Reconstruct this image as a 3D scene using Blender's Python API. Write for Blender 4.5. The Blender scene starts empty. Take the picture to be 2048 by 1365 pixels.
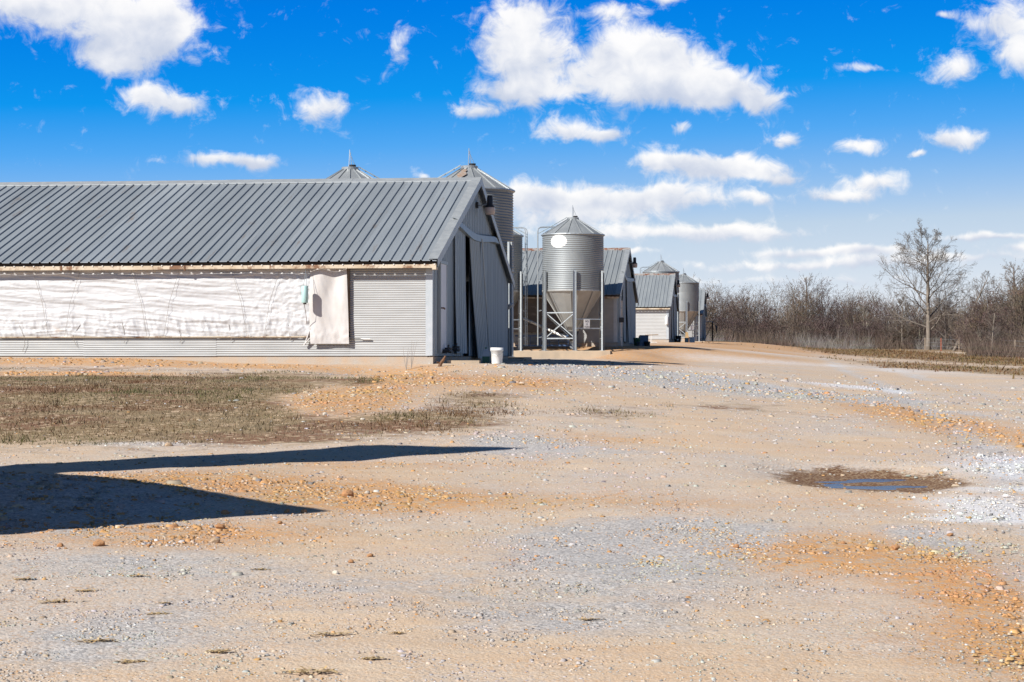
import bpy, math, random, mathutils
import numpy as np
random.seed(7); rng = np.random.default_rng(7)
R = math.radians
scene = bpy.context.scene
C = scene.collection

# ------------------------------------------------------------------ camera, sky, sun, exposure
cam_d = bpy.data.cameras.new('camera'); cam = bpy.data.objects.new('camera', cam_d); C.objects.link(cam)
cam_d.lens = 70.0; cam_d.sensor_width = 36.0; cam_d.clip_start = 0.2; cam_d.clip_end = 6000
cam.location = (0, 0, 0); cam.rotation_euler = (R(90.43), 0, 0)      # eye level = z 0, looking along +Y
scene.camera = cam
SUN_EL, SUN_TRAVEL = 35.0, 48.0        # light travels to +X/+Y, 48 degrees right of the view axis
tx, ty = math.sin(R(SUN_TRAVEL)), math.cos(R(SUN_TRAVEL))
sun_d = bpy.data.lights.new('sun', 'SUN'); sun = bpy.data.objects.new('sun', sun_d); C.objects.link(sun)
sun_d.energy = 5.0; sun_d.angle = R(0.53); sun_d.color = (1.0, 0.955, 0.89)
sun.rotation_euler = (R(90 - SUN_EL), 0, R(-SUN_TRAVEL)); sun.location = (-30, -30, 40)
scene.view_settings.view_transform = 'Standard'; scene.view_settings.look = 'None'
scene.view_settings.exposure = 0.45; scene.view_settings.gamma = 1.0
scene.view_settings.use_curve_mapping = False
scene.cycles.max_bounces = 5; scene.cycles.diffuse_bounces = 3; scene.cycles.glossy_bounces = 3
scene.cycles.transparent_max_bounces = 6; scene.cycles.caustics_reflective = False; scene.cycles.caustics_refractive = False

world = bpy.data.worlds.new('World'); scene.world = world; world.use_nodes = True
def build_sky():
    nt = world.node_tree; N = nt.nodes; L = nt.links; N.clear()
    def nd(t, **kw):
        n = N.new(t)
        for k, v in kw.items(): setattr(n, k, v)
        return n
    def put(s, v):
        if hasattr(v, 'is_linked') or hasattr(v, 'node'): L.new(v, s)
        else: s.default_value = v
    def mt(op, a, b=None, c=None, clamp=False):
        n = nd('ShaderNodeMath', operation=op, use_clamp=clamp)
        for s, v in zip(n.inputs, (a, b, c)):
            if v is not None: put(s, v)
        return n.outputs[0]
    def vm(op, a, b=None, c=None, out=0):
        n = nd('ShaderNodeVectorMath', operation=op)
        for s, v in zip(n.inputs, (a, b, c)):
            if v is not None: put(s, v)
        return n.outputs[out]
    def mr(v, a, b, lo=0.0, hi=1.0):
        n = nd('ShaderNodeMapRange', interpolation_type='SMOOTHSTEP', clamp=True)
        put(n.inputs[0], v)
        for i, q in enumerate((a, b, lo, hi)): n.inputs[1 + i].default_value = q
        return n.outputs[0]
    def noise(vec, scale, det, rough=0.55, dist=0.0):
        n = nd('ShaderNodeTexNoise'); put(n.inputs['Vector'], vec)
        n.inputs['Scale'].default_value = scale; n.inputs['Detail'].default_value = det
        n.inputs['Roughness'].default_value = rough; n.inputs['Distortion'].default_value = dist
        return n.outputs[0]
    def mixc(f, a, b):
        n = nd('ShaderNodeMix', data_type='RGBA'); put(n.inputs[0], f); put(n.inputs[6], a); put(n.inputs[7], b)
        return n.outputs[2]
    sky = nd('ShaderNodeTexSky', sky_type='NISHITA'); sky.sun_disc = False
    sky.sun_elevation = R(SUN_EL); sky.sun_rotation = R(180 + SUN_TRAVEL)
    sky.air_density = 1.0; sky.dust_density = 0.25; sky.ozone_density = 3.0; sky.altitude = 300
    hs = nd('ShaderNodeHueSaturation'); L.new(sky.outputs[0], hs.inputs['Color'])
    hs.inputs['Saturation'].default_value = SKY_SAT; hs.inputs['Value'].default_value = SKY_VAL; hs.inputs['Hue'].default_value = SKY_HUE
    # vivid colour curve over the sky model's brightness; darkest stops lowered to deepen shadows
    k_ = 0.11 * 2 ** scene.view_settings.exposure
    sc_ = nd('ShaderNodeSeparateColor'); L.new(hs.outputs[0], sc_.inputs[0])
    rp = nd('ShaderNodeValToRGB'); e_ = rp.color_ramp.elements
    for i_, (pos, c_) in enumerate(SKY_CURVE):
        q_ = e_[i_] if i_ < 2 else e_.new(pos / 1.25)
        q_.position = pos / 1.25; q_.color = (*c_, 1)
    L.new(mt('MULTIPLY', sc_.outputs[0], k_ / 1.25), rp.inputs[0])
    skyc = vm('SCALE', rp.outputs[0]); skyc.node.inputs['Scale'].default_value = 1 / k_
    tc = nd('ShaderNodeTexCoord'); sep = nd('ShaderNodeSeparateXYZ'); L.new(tc.outputs['Generated'], sep.inputs[0])
    az = mt('ARCTAN2', sep.outputs[0], sep.outputs[1])
    el = mt('ARCSINE', sep.outputs[2])
    cmb = nd('ShaderNodeCombineXYZ'); put(cmb.inputs[0], mt('MULTIPLY', az, 39.82)); put(cmb.inputs[1], mt('MULTIPLY', el, 39.82))
    p = cmb.outputs[0]                    # 1 unit = 1.44 degrees of azimuth / elevation
    # warp for ragged edges
    wn = nd('ShaderNodeTexNoise'); put(wn.inputs['Vector'], p); wn.inputs['Scale'].default_value = 1.1; wn.inputs['Detail'].default_value = 3
    pw = vm('MULTIPLY_ADD', vm('SUBTRACT', wn.outputs[1], (0.5, 0.5, 0.5)), (0.75, 0.45, 0), p)
    f = None; g = None
    for (cx, cy, rx, ry, w) in CLOUDS:
        v = vm('MULTIPLY_ADD', pw, (1 / rx, 1 / ry, 0), (-cx / rx, -cy / ry, 0))
        d2 = vm('DOT_PRODUCT', v, v, out=1)
        e = mt('MULTIPLY', mt('POWER', 0.38, d2), w)
        s = nd('ShaderNodeSeparateXYZ'); L.new(v, s.inputs[0])
        f = e if f is None else mt('ADD', f, e)
        g = mt('MULTIPLY', e, s.outputs[1]) if g is None else mt('MULTIPLY_ADD', e, s.outputs[1], g)
    # clouds go on, outside the part of the sky in view, as scattered fair-weather cumulus
    gen = noise(vm('MULTIPLY', p, (0.16, 0.30, 1)), 1.0, 2.0)
    ax = mt('ABSOLUTE', cmb.inputs[0].links[0].from_socket)
    away = mt('MAXIMUM', mr(ax, 10.2, 13.5), mr(cmb.inputs[1].links[0].from_socket, 7.4, 9.5))
    genf = mt('MULTIPLY', mr(gen, 0.57, 0.76), away)
    f = mt('ADD', f, genf)
    n1 = mt('ADD', mt('MULTIPLY', noise(p, 2.3, 9.0, 0.66, 0.6), .72), mt('MULTIPLY', noise(vm('MULTIPLY', p, (.55, 1.5, 1)), 2.0, 4.0, .55), .28))
    n2 = noise(vm('ADD', p, (31.0, 7.0, 0)), 0.8, 3.0)
    dens = mt('ADD', f, mt('MULTIPLY', mt('SUBTRACT', n1, 0.5), 2.3))
    mask = mt('POWER', mr(dens, 0.16, 1.0), .85)
    up = mt('GREATER_THAN', sep.outputs[2], 0.0)
    mask = mt('MULTIPLY', mask, up)
    vert = mt('DIVIDE', g, mt('ADD', f, 0.15))
    shade = mt('ADD', mt('MULTIPLY', vert, 0.55), mt('MULTIPLY', mt('SUBTRACT', n2, 0.5), 2.0))
    shade = mt('ADD', shade, mt('MULTIPLY', mt('SUBTRACT', n1, 0.5), 0.9))
    lit = mr(shade, -0.65, 0.45)
    cl = mixc(lit, CLOUD_DARK, CLOUD_LIGHT)
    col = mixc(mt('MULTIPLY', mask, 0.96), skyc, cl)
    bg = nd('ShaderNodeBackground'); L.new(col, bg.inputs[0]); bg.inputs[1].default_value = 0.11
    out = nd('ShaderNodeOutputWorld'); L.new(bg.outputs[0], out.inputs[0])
SKY_SAT, SKY_VAL, SKY_HUE = 1.35, 1.0, 0.5
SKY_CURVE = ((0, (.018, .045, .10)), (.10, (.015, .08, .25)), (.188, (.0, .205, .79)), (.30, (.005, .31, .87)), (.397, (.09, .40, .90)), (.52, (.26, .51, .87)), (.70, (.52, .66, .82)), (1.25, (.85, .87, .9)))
CLOUD_DARK, CLOUD_LIGHT = (3.9, 4.3, 5.2, 1), (6.9, 6.8, 6.7, 1)
def cl(px, py, rx, ry, w=1.0): return ((px - 1024) / 100, (712 - py) / 100, rx / 100, ry / 100, w)   # centre and size, hundredths of a frame unit
CLOUDS = [cl(*a) for a in (
    (190, 45, 180, 45), (270, 100, 110, 42), (320, 60, 70, 50), (90, 18, 110, 28), (245, 140, 60, 18, .8),
    (345, 218, 70, 24), (300, 195, 36, 18, .9), (640, 222, 48, 36), (805, 95, 24, 30, .8), (440, 325, 105, 13, .85), (520, 330, 30, 10, .7),
    (1040, 50, 75, 55), (1045, 125, 75, 55), (1050, 190, 90, 26), (1250, 135, 130, 52), (1330, 175, 150, 42), (1440, 185, 90, 30),
    (1525, 208, 34, 20), (1290, 95, 80, 36), (955, 228, 42, 15, .9), (1220, 32, 64, 20, .8), (1340, 4, 46, 9, .7),
    (1130, 262, 66, 20), (1215, 272, 55, 15, .9), (1400, 330, 105, 22), (1490, 345, 100, 20), (1320, 320, 46, 17, .9), (1550, 367, 45, 10, .8),
    (1170, 402, 150, 28), (1330, 395, 140, 24), (1505, 402, 34, 12, .8), (1060, 395, 80, 22, .9), (1150, 435, 140, 14, .7),
    (1310, 465, 220, 17), (1500, 468, 80, 12, .9), (1720, 297, 42, 19), (1565, 287, 26, 12, .9), (1890, 288, 56, 20), (1820, 318, 14, 7, .9),
    (1740, 372, 70, 20), (1680, 400, 70, 13, .95), (1890, 150, 48, 28, .95), (1995, 70, 62, 42), (2035, 130, 50, 40), (1888, 55, 20, 9, .8),
    (1730, 152, 46, 8, .6), (1710, 503, 130, 10), (1600, 530, 220, 11, .85), (1950, 478, 110, 8, .9), (2030, 502, 60, 10, .9), (1900, 520, 190, 9, .7),
    (1250, 508, 60, 6, .8), (1362, 258, 22, 11, .7), (1560, 505, 90, 8, .5), (1300, 560, 260, 9, .35), (1700, 560, 260, 9, .35), (850, 352, 14, 8, .9))]
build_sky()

# ------------------------------------------------------------------ helpers
def hash2(ix, iy, s):
    h = (ix.astype(np.int64) * 374761393 + iy.astype(np.int64) * 668265263 + s * 974711) & 0x7fffffff
    h = ((h ^ (h >> 13)) * 1274126177) & 0x7fffffff
    return ((h ^ (h >> 16)) & 0xffff) / 65535.0
def vnoise(x, y, s=0):
    x = np.asarray(x, float); y = np.asarray(y, float)
    ix = np.floor(x); iy = np.floor(y); fx = x - ix; fy = y - iy
    fx = fx * fx * (3 - 2 * fx); fy = fy * fy * (3 - 2 * fy)
    a = hash2(ix, iy, s); b = hash2(ix + 1, iy, s); c = hash2(ix, iy + 1, s); d = hash2(ix + 1, iy + 1, s)
    return (a * (1 - fx) + b * fx) * (1 - fy) + (c * (1 - fx) + d * fx) * fy
def fbm(x, y, s=0, o=4):
    t = 0.0; a = 0.5
    for k in range(o):
        t = t + a * vnoise(x * 2 ** k + 17.3 * k, y * 2 ** k - 9.1 * k, s + k); a *= 0.5
    return t / (1 - 0.5 ** o)
def sstep(a, b, x):
    t = np.clip((x - a) / (b - a), 0, 1); return t * t * (3 - 2 * t)
def bump(x, y, cx, cy, sx, sy):
    return np.exp(-((x - cx) / sx) ** 2 - ((y - cy) / sy) ** 2)

class MB:
    def __init__(s): s.v = []; s.f = []
    def add(s, v, f):
        n = len(s.v); s.v.extend([tuple(map(float, q)) for q in v]); s.f.extend([tuple(i + n for i in q) for q in f]); return s
    def box(s, x0, x1, y0, y1, z0, z1):
        return s.add([(x0, y0, z0), (x1, y0, z0), (x1, y1, z0), (x0, y1, z0), (x0, y0, z1), (x1, y0, z1), (x1, y1, z1), (x0, y1, z1)],
                     [(0, 3, 2, 1), (4, 5, 6, 7), (0, 1, 5, 4), (1, 2, 6, 5), (2, 3, 7, 6), (3, 0, 4, 7)])
    def bar(s, p, q, w, h, up=(0, 0, 1)):
        p = np.array(p, float); q = np.array(q, float); d = q - p; d /= np.linalg.norm(d)
        u = np.array(up, float)
        if abs(d @ u) > .98: u = np.array((1.0, 0, 0))
        a = np.cross(d, u); a /= np.linalg.norm(a); b = np.cross(a, d)
        vs = [e + i * a * w / 2 + j * b * h / 2 for e in (p, q) for i, j in ((-1, -1), (1, -1), (1, 1), (-1, 1))]
        return s.add(vs, [(0, 1, 2, 3), (7, 6, 5, 4), (0, 4, 5, 1), (1, 5, 6, 2), (2, 6, 7, 3), (3, 7, 4, 0)])
    def tube(s, pts, r, n=6, cap=True):
        pts = [np.array(p, float) for p in pts]; k = len(pts)
        rs = r if hasattr(r, '__len__') else [r] * k
        vs = []; prev = None
        for i, p in enumerate(pts):
            d = pts[min(i + 1, k - 1)] - pts[max(i - 1, 0)]; d = d / (np.linalg.norm(d) + 1e-9)
            if prev is None:
                u = np.array((0, 0, 1.0)) if abs(d[2]) < .9 else np.array((1.0, 0, 0)); a = np.cross(d, u)
            else: a = prev - d * (prev @ d)
            a = a / (np.linalg.norm(a) + 1e-9); prev = a; b = np.cross(d, a)
            for j in range(n):
                t = 2 * math.pi * j / n; vs.append(p + rs[i] * (math.cos(t) * a + math.sin(t) * b))
        fs = [(i * n + j, i * n + (j + 1) % n, (i + 1) * n + (j + 1) % n, (i + 1) * n + j) for i in range(k - 1) for j in range(n)]
        if cap: fs += [tuple(range(n - 1, -1, -1)), tuple(range((k - 1) * n, k * n))]
        return s.add(vs, fs)
    def lathe(s, prof, n=24, a0=0.0, a1=2 * math.pi, c=(0, 0, 0)):
        full = abs(a1 - a0 - 2 * math.pi) < 1e-6; m = n if full else n + 1
        vs = [(c[0] + r * math.sin(a0 + (a1 - a0) * j / n), c[1] - r * math.cos(a0 + (a1 - a0) * j / n), c[2] + z) for r, z in prof for j in range(m)]
        fs = []
        for i in range(len(prof) - 1):
            for j in range(n):
                j2 = (j + 1) % m
                fs.append((i * m + j, i * m + j2, (i + 1) * m + j2, (i + 1) * m + j))
        return s.add(vs, fs)
    def grid(s, P):      # P: (h, w, 3)
        h, w = P.shape[:2]
        fs = [(i * w + j, i * w + j + 1, (i + 1) * w + j + 1, (i + 1) * w + j) for i in range(h - 1) for j in range(w - 1)]
        return s.add(P.reshape(-1, 3), fs)
    def mesh(s, name, mat=None, smooth=False):
        me = bpy.data.meshes.new(name); me.from_pydata(s.v, [], s.f); me.update()
        if smooth: me.polygons.foreach_set('use_smooth', [True] * len(me.polygons))
        if mat: me.materials.append(mat)
        return me
    def build(s, name, mat, parent=None, smooth=False): return put_mesh(name, s.mesh(name, mat, smooth), parent)
def put_mesh(name, me, parent=None, loc=None):
    o = bpy.data.objects.new(name, me); C.objects.link(o)
    if parent: o.parent = parent
    if loc: o.location = loc
    return o
def tag(o, label=None, cat=None, group=None, kind=None):
    for k, v in (('label', label), ('category', cat), ('group', group), ('kind', kind)):
        if v: o[k] = v
    return o
def thing(name, label, cat, loc=(0, 0, 0), rz=0.0, group=None):
    o = bpy.data.objects.new(name, None); C.objects.link(o); o.location = loc; o.rotation_euler = (0, 0, rz); o.empty_display_size = .3
    return tag(o, label, cat, group)
def copy_tree(o, parent=None):
    c = o.copy(); C.objects.link(c); c.parent = parent
    for ch in list(o.children): copy_tree(ch, c)
    return c
def big_mesh(name, V, Fc, mat, col=None, smooth=False, nv=3):
    """V (n,3), Fc (m,nv) numpy -> object, fast; col (n,3) optional point colour"""
    me = bpy.data.meshes.new(name); me.vertices.add(len(V)); me.vertices.foreach_set('co', np.ascontiguousarray(V, dtype=np.float32).ravel())
    m = len(Fc); me.loops.add(m * nv); me.polygons.add(m)
    me.loops.foreach_set('vertex_index', np.ascontiguousarray(Fc, dtype=np.int32).ravel())
    me.polygons.foreach_set('loop_start', np.arange(0, m * nv, nv, dtype=np.int32))
    if smooth: me.polygons.foreach_set('use_smooth', np.ones(m, dtype=bool))
    me.update(calc_edges=True)
    if col is not None:
        a = me.attributes.new('tint', 'FLOAT_COLOR', 'POINT')
        a.data.foreach_set('color', np.ascontiguousarray(np.c_[col, np.ones(len(col))], dtype=np.float32).ravel())
    me.materials.append(mat); me.validate()
    return put_mesh(name, me)

# ------------------------------------------------------------------ materials
def mat(name, c1, c2=None, rough=.6, metal=0.0, scale=3.0, stretch=(1, 1, 1), rust=None, rust_amt=.6, rust_scale=2.0, bump_s=0.0, bump_scale=60, rnd=0.0, detail=4, spec=.5, coord='Object'):
    m = bpy.data.materials.new(name); m.use_nodes = True; nt = m.node_tree; N = nt.nodes; L = nt.links
    b = N['Principled BSDF']; b.inputs['Roughness'].default_value = rough; b.inputs['Metallic'].default_value = metal
    b.inputs['Specular IOR Level'].default_value = spec
    tc = N.new('ShaderNodeTexCoord'); mp = N.new('ShaderNodeMapping'); L.new(tc.outputs[coord], mp.inputs[0]); mp.inputs['Scale'].default_value = stretch
    src = mp.outputs[0]
    if rnd:
        oi = N.new('ShaderNodeObjectInfo'); ad = N.new('ShaderNodeVectorMath'); ad.operation = 'MULTIPLY_ADD'
        cb = N.new('ShaderNodeCombineXYZ'); L.new(oi.outputs['Random'], cb.inputs[0]); L.new(oi.outputs['Random'], cb.inputs[2])
        L.new(cb.outputs[0], ad.inputs[0]); ad.inputs[1].default_value = (37, 0, 53); L.new(src, ad.inputs[2]); src = ad.outputs[0]
    n = N.new('ShaderNodeTexNoise'); n.inputs['Scale'].default_value = scale; n.inputs['Detail'].default_value = detail; L.new(src, n.inputs['Vector'])
    def mix(f, a, bb):
        x = N.new('ShaderNodeMix'); x.data_type = 'RGBA'
        for s, v in ((x.inputs[0], f), (x.inputs[6], a), (x.inputs[7], bb)):
            if hasattr(v, 'node'): L.new(v, s)
            else: s.default_value = v if isinstance(v, float) else (*v, 1) if len(v) == 3 else v
        return x.outputs[2]
    def ramp(v, a, bb):
        r = N.new('ShaderNodeMapRange'); r.clamp = True; L.new(v, r.inputs[0]); r.inputs[1].default_value = a; r.inputs[2].default_value = bb; return r.outputs[0]
    col = mix(ramp(n.outputs[0], .32, .68), c1, c2 or tuple(x * .75 for x in c1))
    if rust:
        n2 = N.new('ShaderNodeTexNoise'); n2.inputs['Scale'].default_value = rust_scale; n2.inputs['Detail'].default_value = 6; n2.inputs['Roughness'].default_value = .7; L.new(src, n2.inputs['Vector'])
        col = mix(ramp(n2.outputs[0], rust_amt, rust_amt + .1), col, rust)
    if rnd:
        hv = N.new('ShaderNodeHueSaturation'); L.new(col, hv.inputs['Color'])
        mr_ = N.new('ShaderNodeMapRange'); L.new(oi.outputs['Random'], mr_.inputs[0]); mr_.inputs[3].default_value = 1 - rnd; mr_.inputs[4].default_value = 1 + rnd
        L.new(mr_.outputs[0], hv.inputs['Value']); col = hv.outputs[0]
    L.new(col, b.inputs['Base Color'])
    if bump_s:
        n3 = N.new('ShaderNodeTexNoise'); n3.inputs['Scale'].default_value = bump_scale; n3.inputs['Detail'].default_value = 4; L.new(tc.outputs['Object'], n3.inputs['Vector'])
        bp = N.new('ShaderNodeBump'); bp.inputs['Strength'].default_value = bump_s; bp.inputs['Distance'].default_value = .01; L.new(n3.outputs[0], bp.inputs['Height']); L.new(bp.outputs[0], b.inputs['Normal'])
    return m
def tint_mat(name, rough=.9, extra=0.0):
    m = bpy.data.materials.new(name); m.use_nodes = True; N = m.node_tree.nodes; L = m.node_tree.links
    a = N.new('ShaderNodeAttribute'); a.attribute_name = 'tint'; b = N['Principled BSDF']; b.inputs['Roughness'].default_value = rough; b.inputs['Specular IOR Level'].default_value = .25
    n = N.new('ShaderNodeTexNoise'); n.inputs['Scale'].default_value = 25; x = N.new('ShaderNodeMix'); x.data_type = 'RGBA'; x.blend_type = 'MULTIPLY'; x.inputs[0].default_value = .35
    L.new(a.outputs['Color'], x.inputs[6]); L.new(n.outputs['Color'], x.inputs[7]); L.new(x.outputs[2], b.inputs['Base Color'])
    return m
RUST = (.23, .09, .035)
M_ROOF = mat('weathered roof metal', (.335, .365, .385), (.275, .305, .33), .5, .3, 1.2, (2.2, .35, .35), rust=(.26, .235, .215), rust_amt=.60, rust_scale=1.4, rnd=.11)
M_ROOF2 = mat('pale roof metal', (.36, .385, .39), (.29, .315, .33), .5, .3, 1.2, (2.2, .35, .35), rust=(.33, .24, .18), rust_amt=.69, rust_scale=1.8, rnd=.07)
M_TRIM = mat('galvanised trim', (.44, .46, .46), (.35, .37, .38), .45, .3, 5, rust=(.30, .22, .16), rust_amt=.68)
M_RIDGE_R = mat('rusted ridge cap', (.40, .38, .35), (.33, .32, .30), .6, .1, 5, rust=(.22, .075, .03), rust_amt=.48, rust_scale=5)
M_SIDE = mat('corrugated wall sheet', (.40, .405, .40), (.345, .35, .345), .55, .15, 2.5, (.6, .6, 3), rust=(.32, .25, .18), rust_amt=.66, rust_scale=1.4)
M_SIDEP = mat('pale wall boards', (.46, .46, .445), (.42, .42, .41), .6, .05, 2.0)
M_GABLE = mat('gable metal', (.38, .435, .455), (.30, .35, .37), .5, .25, 1.5, (.4, 3, .25), rust=(.20, .17, .15), rust_amt=.72)
M_CORNER = mat('white corner metal', (.49, .51, .53), (.41, .45, .47), .5, .2, 4, bump_s=.3, bump_scale=6)
M_CONC = mat('stained concrete', (.46, .33, .22), (.40, .36, .31), .9, 0, 2.2, rust=(.50, .50, .48), rust_amt=.64, rust_scale=2.6, bump_s=.5, bump_scale=40)
M_CONC2 = mat('pad concrete', (.47, .37, .26), (.37, .30, .22), .9, 0, 2.5, (1, 1, .5), bump_s=.5, bump_scale=30)
M_TARP = mat('white curtain tarp', (.55, .555, .56), (.48, .48, .485), .6, 0, 1.6, (.5, 1, 2), rust=(.50, .41, .34), rust_amt=.66, rust_scale=1.3, bump_s=.35, bump_scale=14)
M_TARP2 = mat('cream flap tarp', (.58, .56, .54), (.50, .47, .445), .55, 0, 1.8, (3, 1, .6), rust=(.48, .40, .34), rust_amt=.66, bump_s=.25, bump_scale=10)
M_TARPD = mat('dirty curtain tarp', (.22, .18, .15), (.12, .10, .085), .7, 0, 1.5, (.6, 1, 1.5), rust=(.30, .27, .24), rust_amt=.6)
M_WOOD = mat('weathered timber', (.34, .27, .20), (.24, .18, .13), .85, 0, 3, (8, 8, 1.2), bump_s=.3)
M_FASCIA = mat('rust stained eave board', (.62, .54, .42), (.48, .38, .26), .7, 0, 2.0, (1.4, 1, 1), rust=(.20, .10, .05), rust_amt=.50, rust_scale=2.2)
M_DARKW = mat('dark rafters', (.07, .05, .04), (.04, .03, .025), .9)
M_DOORW = mat('white painted door', (.80, .79, .80), (.74, .73, .74), .5, 0, 4, rust=(.40, .34, .32), rust_amt=.68)
M_BLACK = mat('black plastic', (.02, .02, .022), (.03, .03, .032), .5)
M_STEEL = mat('galvanised steel', (.46, .49, .50), (.38, .41, .42), .42, .5, 8)
M_BIN = mat('galvanised bin sheet', (.30, .32, .325), (.235, .255, .265), .52, .35, 1.6, (1, 1, .6), rust=(.36, .32, .28), rust_amt=.72, rust_scale=2.2, rnd=.05)
M_BINROOF = mat('bin roof sheet', (.40, .42, .42), (.33, .35, .36), .45, .45, 2.2, rust=(.33, .27, .22), rust_amt=.66, rust_scale=1.8, rnd=.06)
M_HOP = mat('hopper sheet', (.40, .40, .385), (.33, .33, .315), .5, .35, 2.0, rnd=.05)
M_RUSTY = mat('rusty iron', (.20, .10, .05), (.12, .06, .03), .85, .1, 12)
M_WHITE = mat('white plastic', (.78, .78, .76), (.72, .72, .70), .45, 0, 6)
M_TEAL = mat('pale teal plastic', (.42, .62, .60), (.36, .55, .53), .45, 0, 5)
M_GREEN = mat('green plastic', (.05, .16, .09), (.04, .12, .07), .5)
M_BLUE = mat('dull blue plastic', (.10, .16, .25), (.07, .12, .19), .55, 0, 6)
M_PIPE = mat('white pipe', (.72, .70, .66), (.60, .57, .52), .5, 0, 6)
M_BLUEST = mat('blue painted steel', (.05, .10, .22), (.04, .08, .16), .5)
M_REFR = mat('frosted lamp lens', (.62, .50, .42), (.55, .44, .37), .3)
M_INK = mat('black ink', (.03, .03, .03), (.04, .04, .04), .6)
M_ROPE = mat('grey rope', (.35, .32, .28), (.25, .22, .2), .9)

# ------------------------------------------------------------------ the ground
def row_x(y): return -1.76 + 0.1405 * (y - 44.0)
ROW_Y = [-400, -20, 0, 20, 32, 39, 43.6, 58, 80, 84, 86, 88, 101, 122, 129, 142, 166, 173, 190, 240, 320, 600, 3000]
ROW_Z = [-3, -1.75, -1.60, -1.02, -.55, -.33, -.17, -.10, -.16, -.25, .10, .42, .50, .72, .88, .95, 1.12, 1.30, 1.42, .9, 2.4, 4.0, 6.0]
RGT_Y = [-400, -20, 0, 20, 44, 88, 129, 173, 205, 240, 320, 600, 3000]
RGT_Z = [-3, -1.85, -1.62, -1.12, -.82, -.45, .0, .50, .70, .75, 2.4, 4.0, 6.0]
def ground_z(x, y):
    x = np.asarray(x, float); y = np.asarray(y, float)
    u = x - row_x(np.clip(y, -20, 260))
    a = np.interp(y, ROW_Y, ROW_Z); b = np.interp(y, RGT_Y, RGT_Z)
    t = sstep(0.5, 13.0, u)
    z = a * (1 - t) + b * t
    z = z - 0.35 * sstep(14, 30, u) * sstep(60, 110, y) * (1 - sstep(185, 215, y))
    near = 1 - sstep(60, 160, y)
    z = z + near * (0.10 * (fbm(x / 5.0, y / 5.0, 3, 3) - .5) + 0.035 * (fbm(x / .9, y / .9, 5, 3) - .5))
    z = z + 0.20 * bump(x, y, -4.4, 15.6, 1.5, 1.3)             # gravel heap by the verge
    z = z - 0.22 * bump(x, y, -2.7, 41.6, 1.3, 1.6)               # washed-out gully at the barn corner
    z = z + 0.13 * sstep(40.5, 43, y) * (1 - sstep(-9, -5.5, x)) * (1 - sstep(44, 60, y))
    z = z + 0.38 * bump(x, y, 4.95, 83.6, 1.5, 2.2)               # clay heap by the bin pad
    w = np.exp(-(((x - 3.32) / .85) ** 2 + ((y - 18.75) / 1.5) ** 2) ** 2)   # puddle hollow: nearly level floor
    z = z * (1 - .93 * w) + .93 * w * PUDDLE_Z
    return z
PUDDLE_Z = -1.212
TRACKS = [([(9.5, 22), (8.6, 31), (6.8, 37.5), (4.2, 41.8), (1.6, 45), (.5, 48)], .85), ([(3.2, 7), (4.6, 13), (6.2, 21), (7.6, 31), (9.8, 47), (13.4, 75), (17.5, 105), (22, 140), (27, 185)], .95)]
def ruts(x, y):
    best = np.full(np.shape(x), 9.0)
    for pts, half in TRACKS:
        d2 = np.full(np.shape(x), 1e9)
        for (ax, ay), (bx, by) in zip(pts[:-1], pts[1:]):
            t = np.clip(((x - ax) * (bx - ax) + (y - ay) * (by - ay)) / ((bx - ax) ** 2 + (by - ay) ** 2), 0, 1)
            d2 = np.minimum(d2, (x - ax - t * (bx - ax)) ** 2 + (y - ay - t * (by - ay)) ** 2)
        best = np.minimum(best, np.abs(np.sqrt(d2) - half))
    return np.exp(-(best / .42) ** 2) * (.45 + .9 * fbm(x / 2.5, y / 4, 71, 3))
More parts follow.
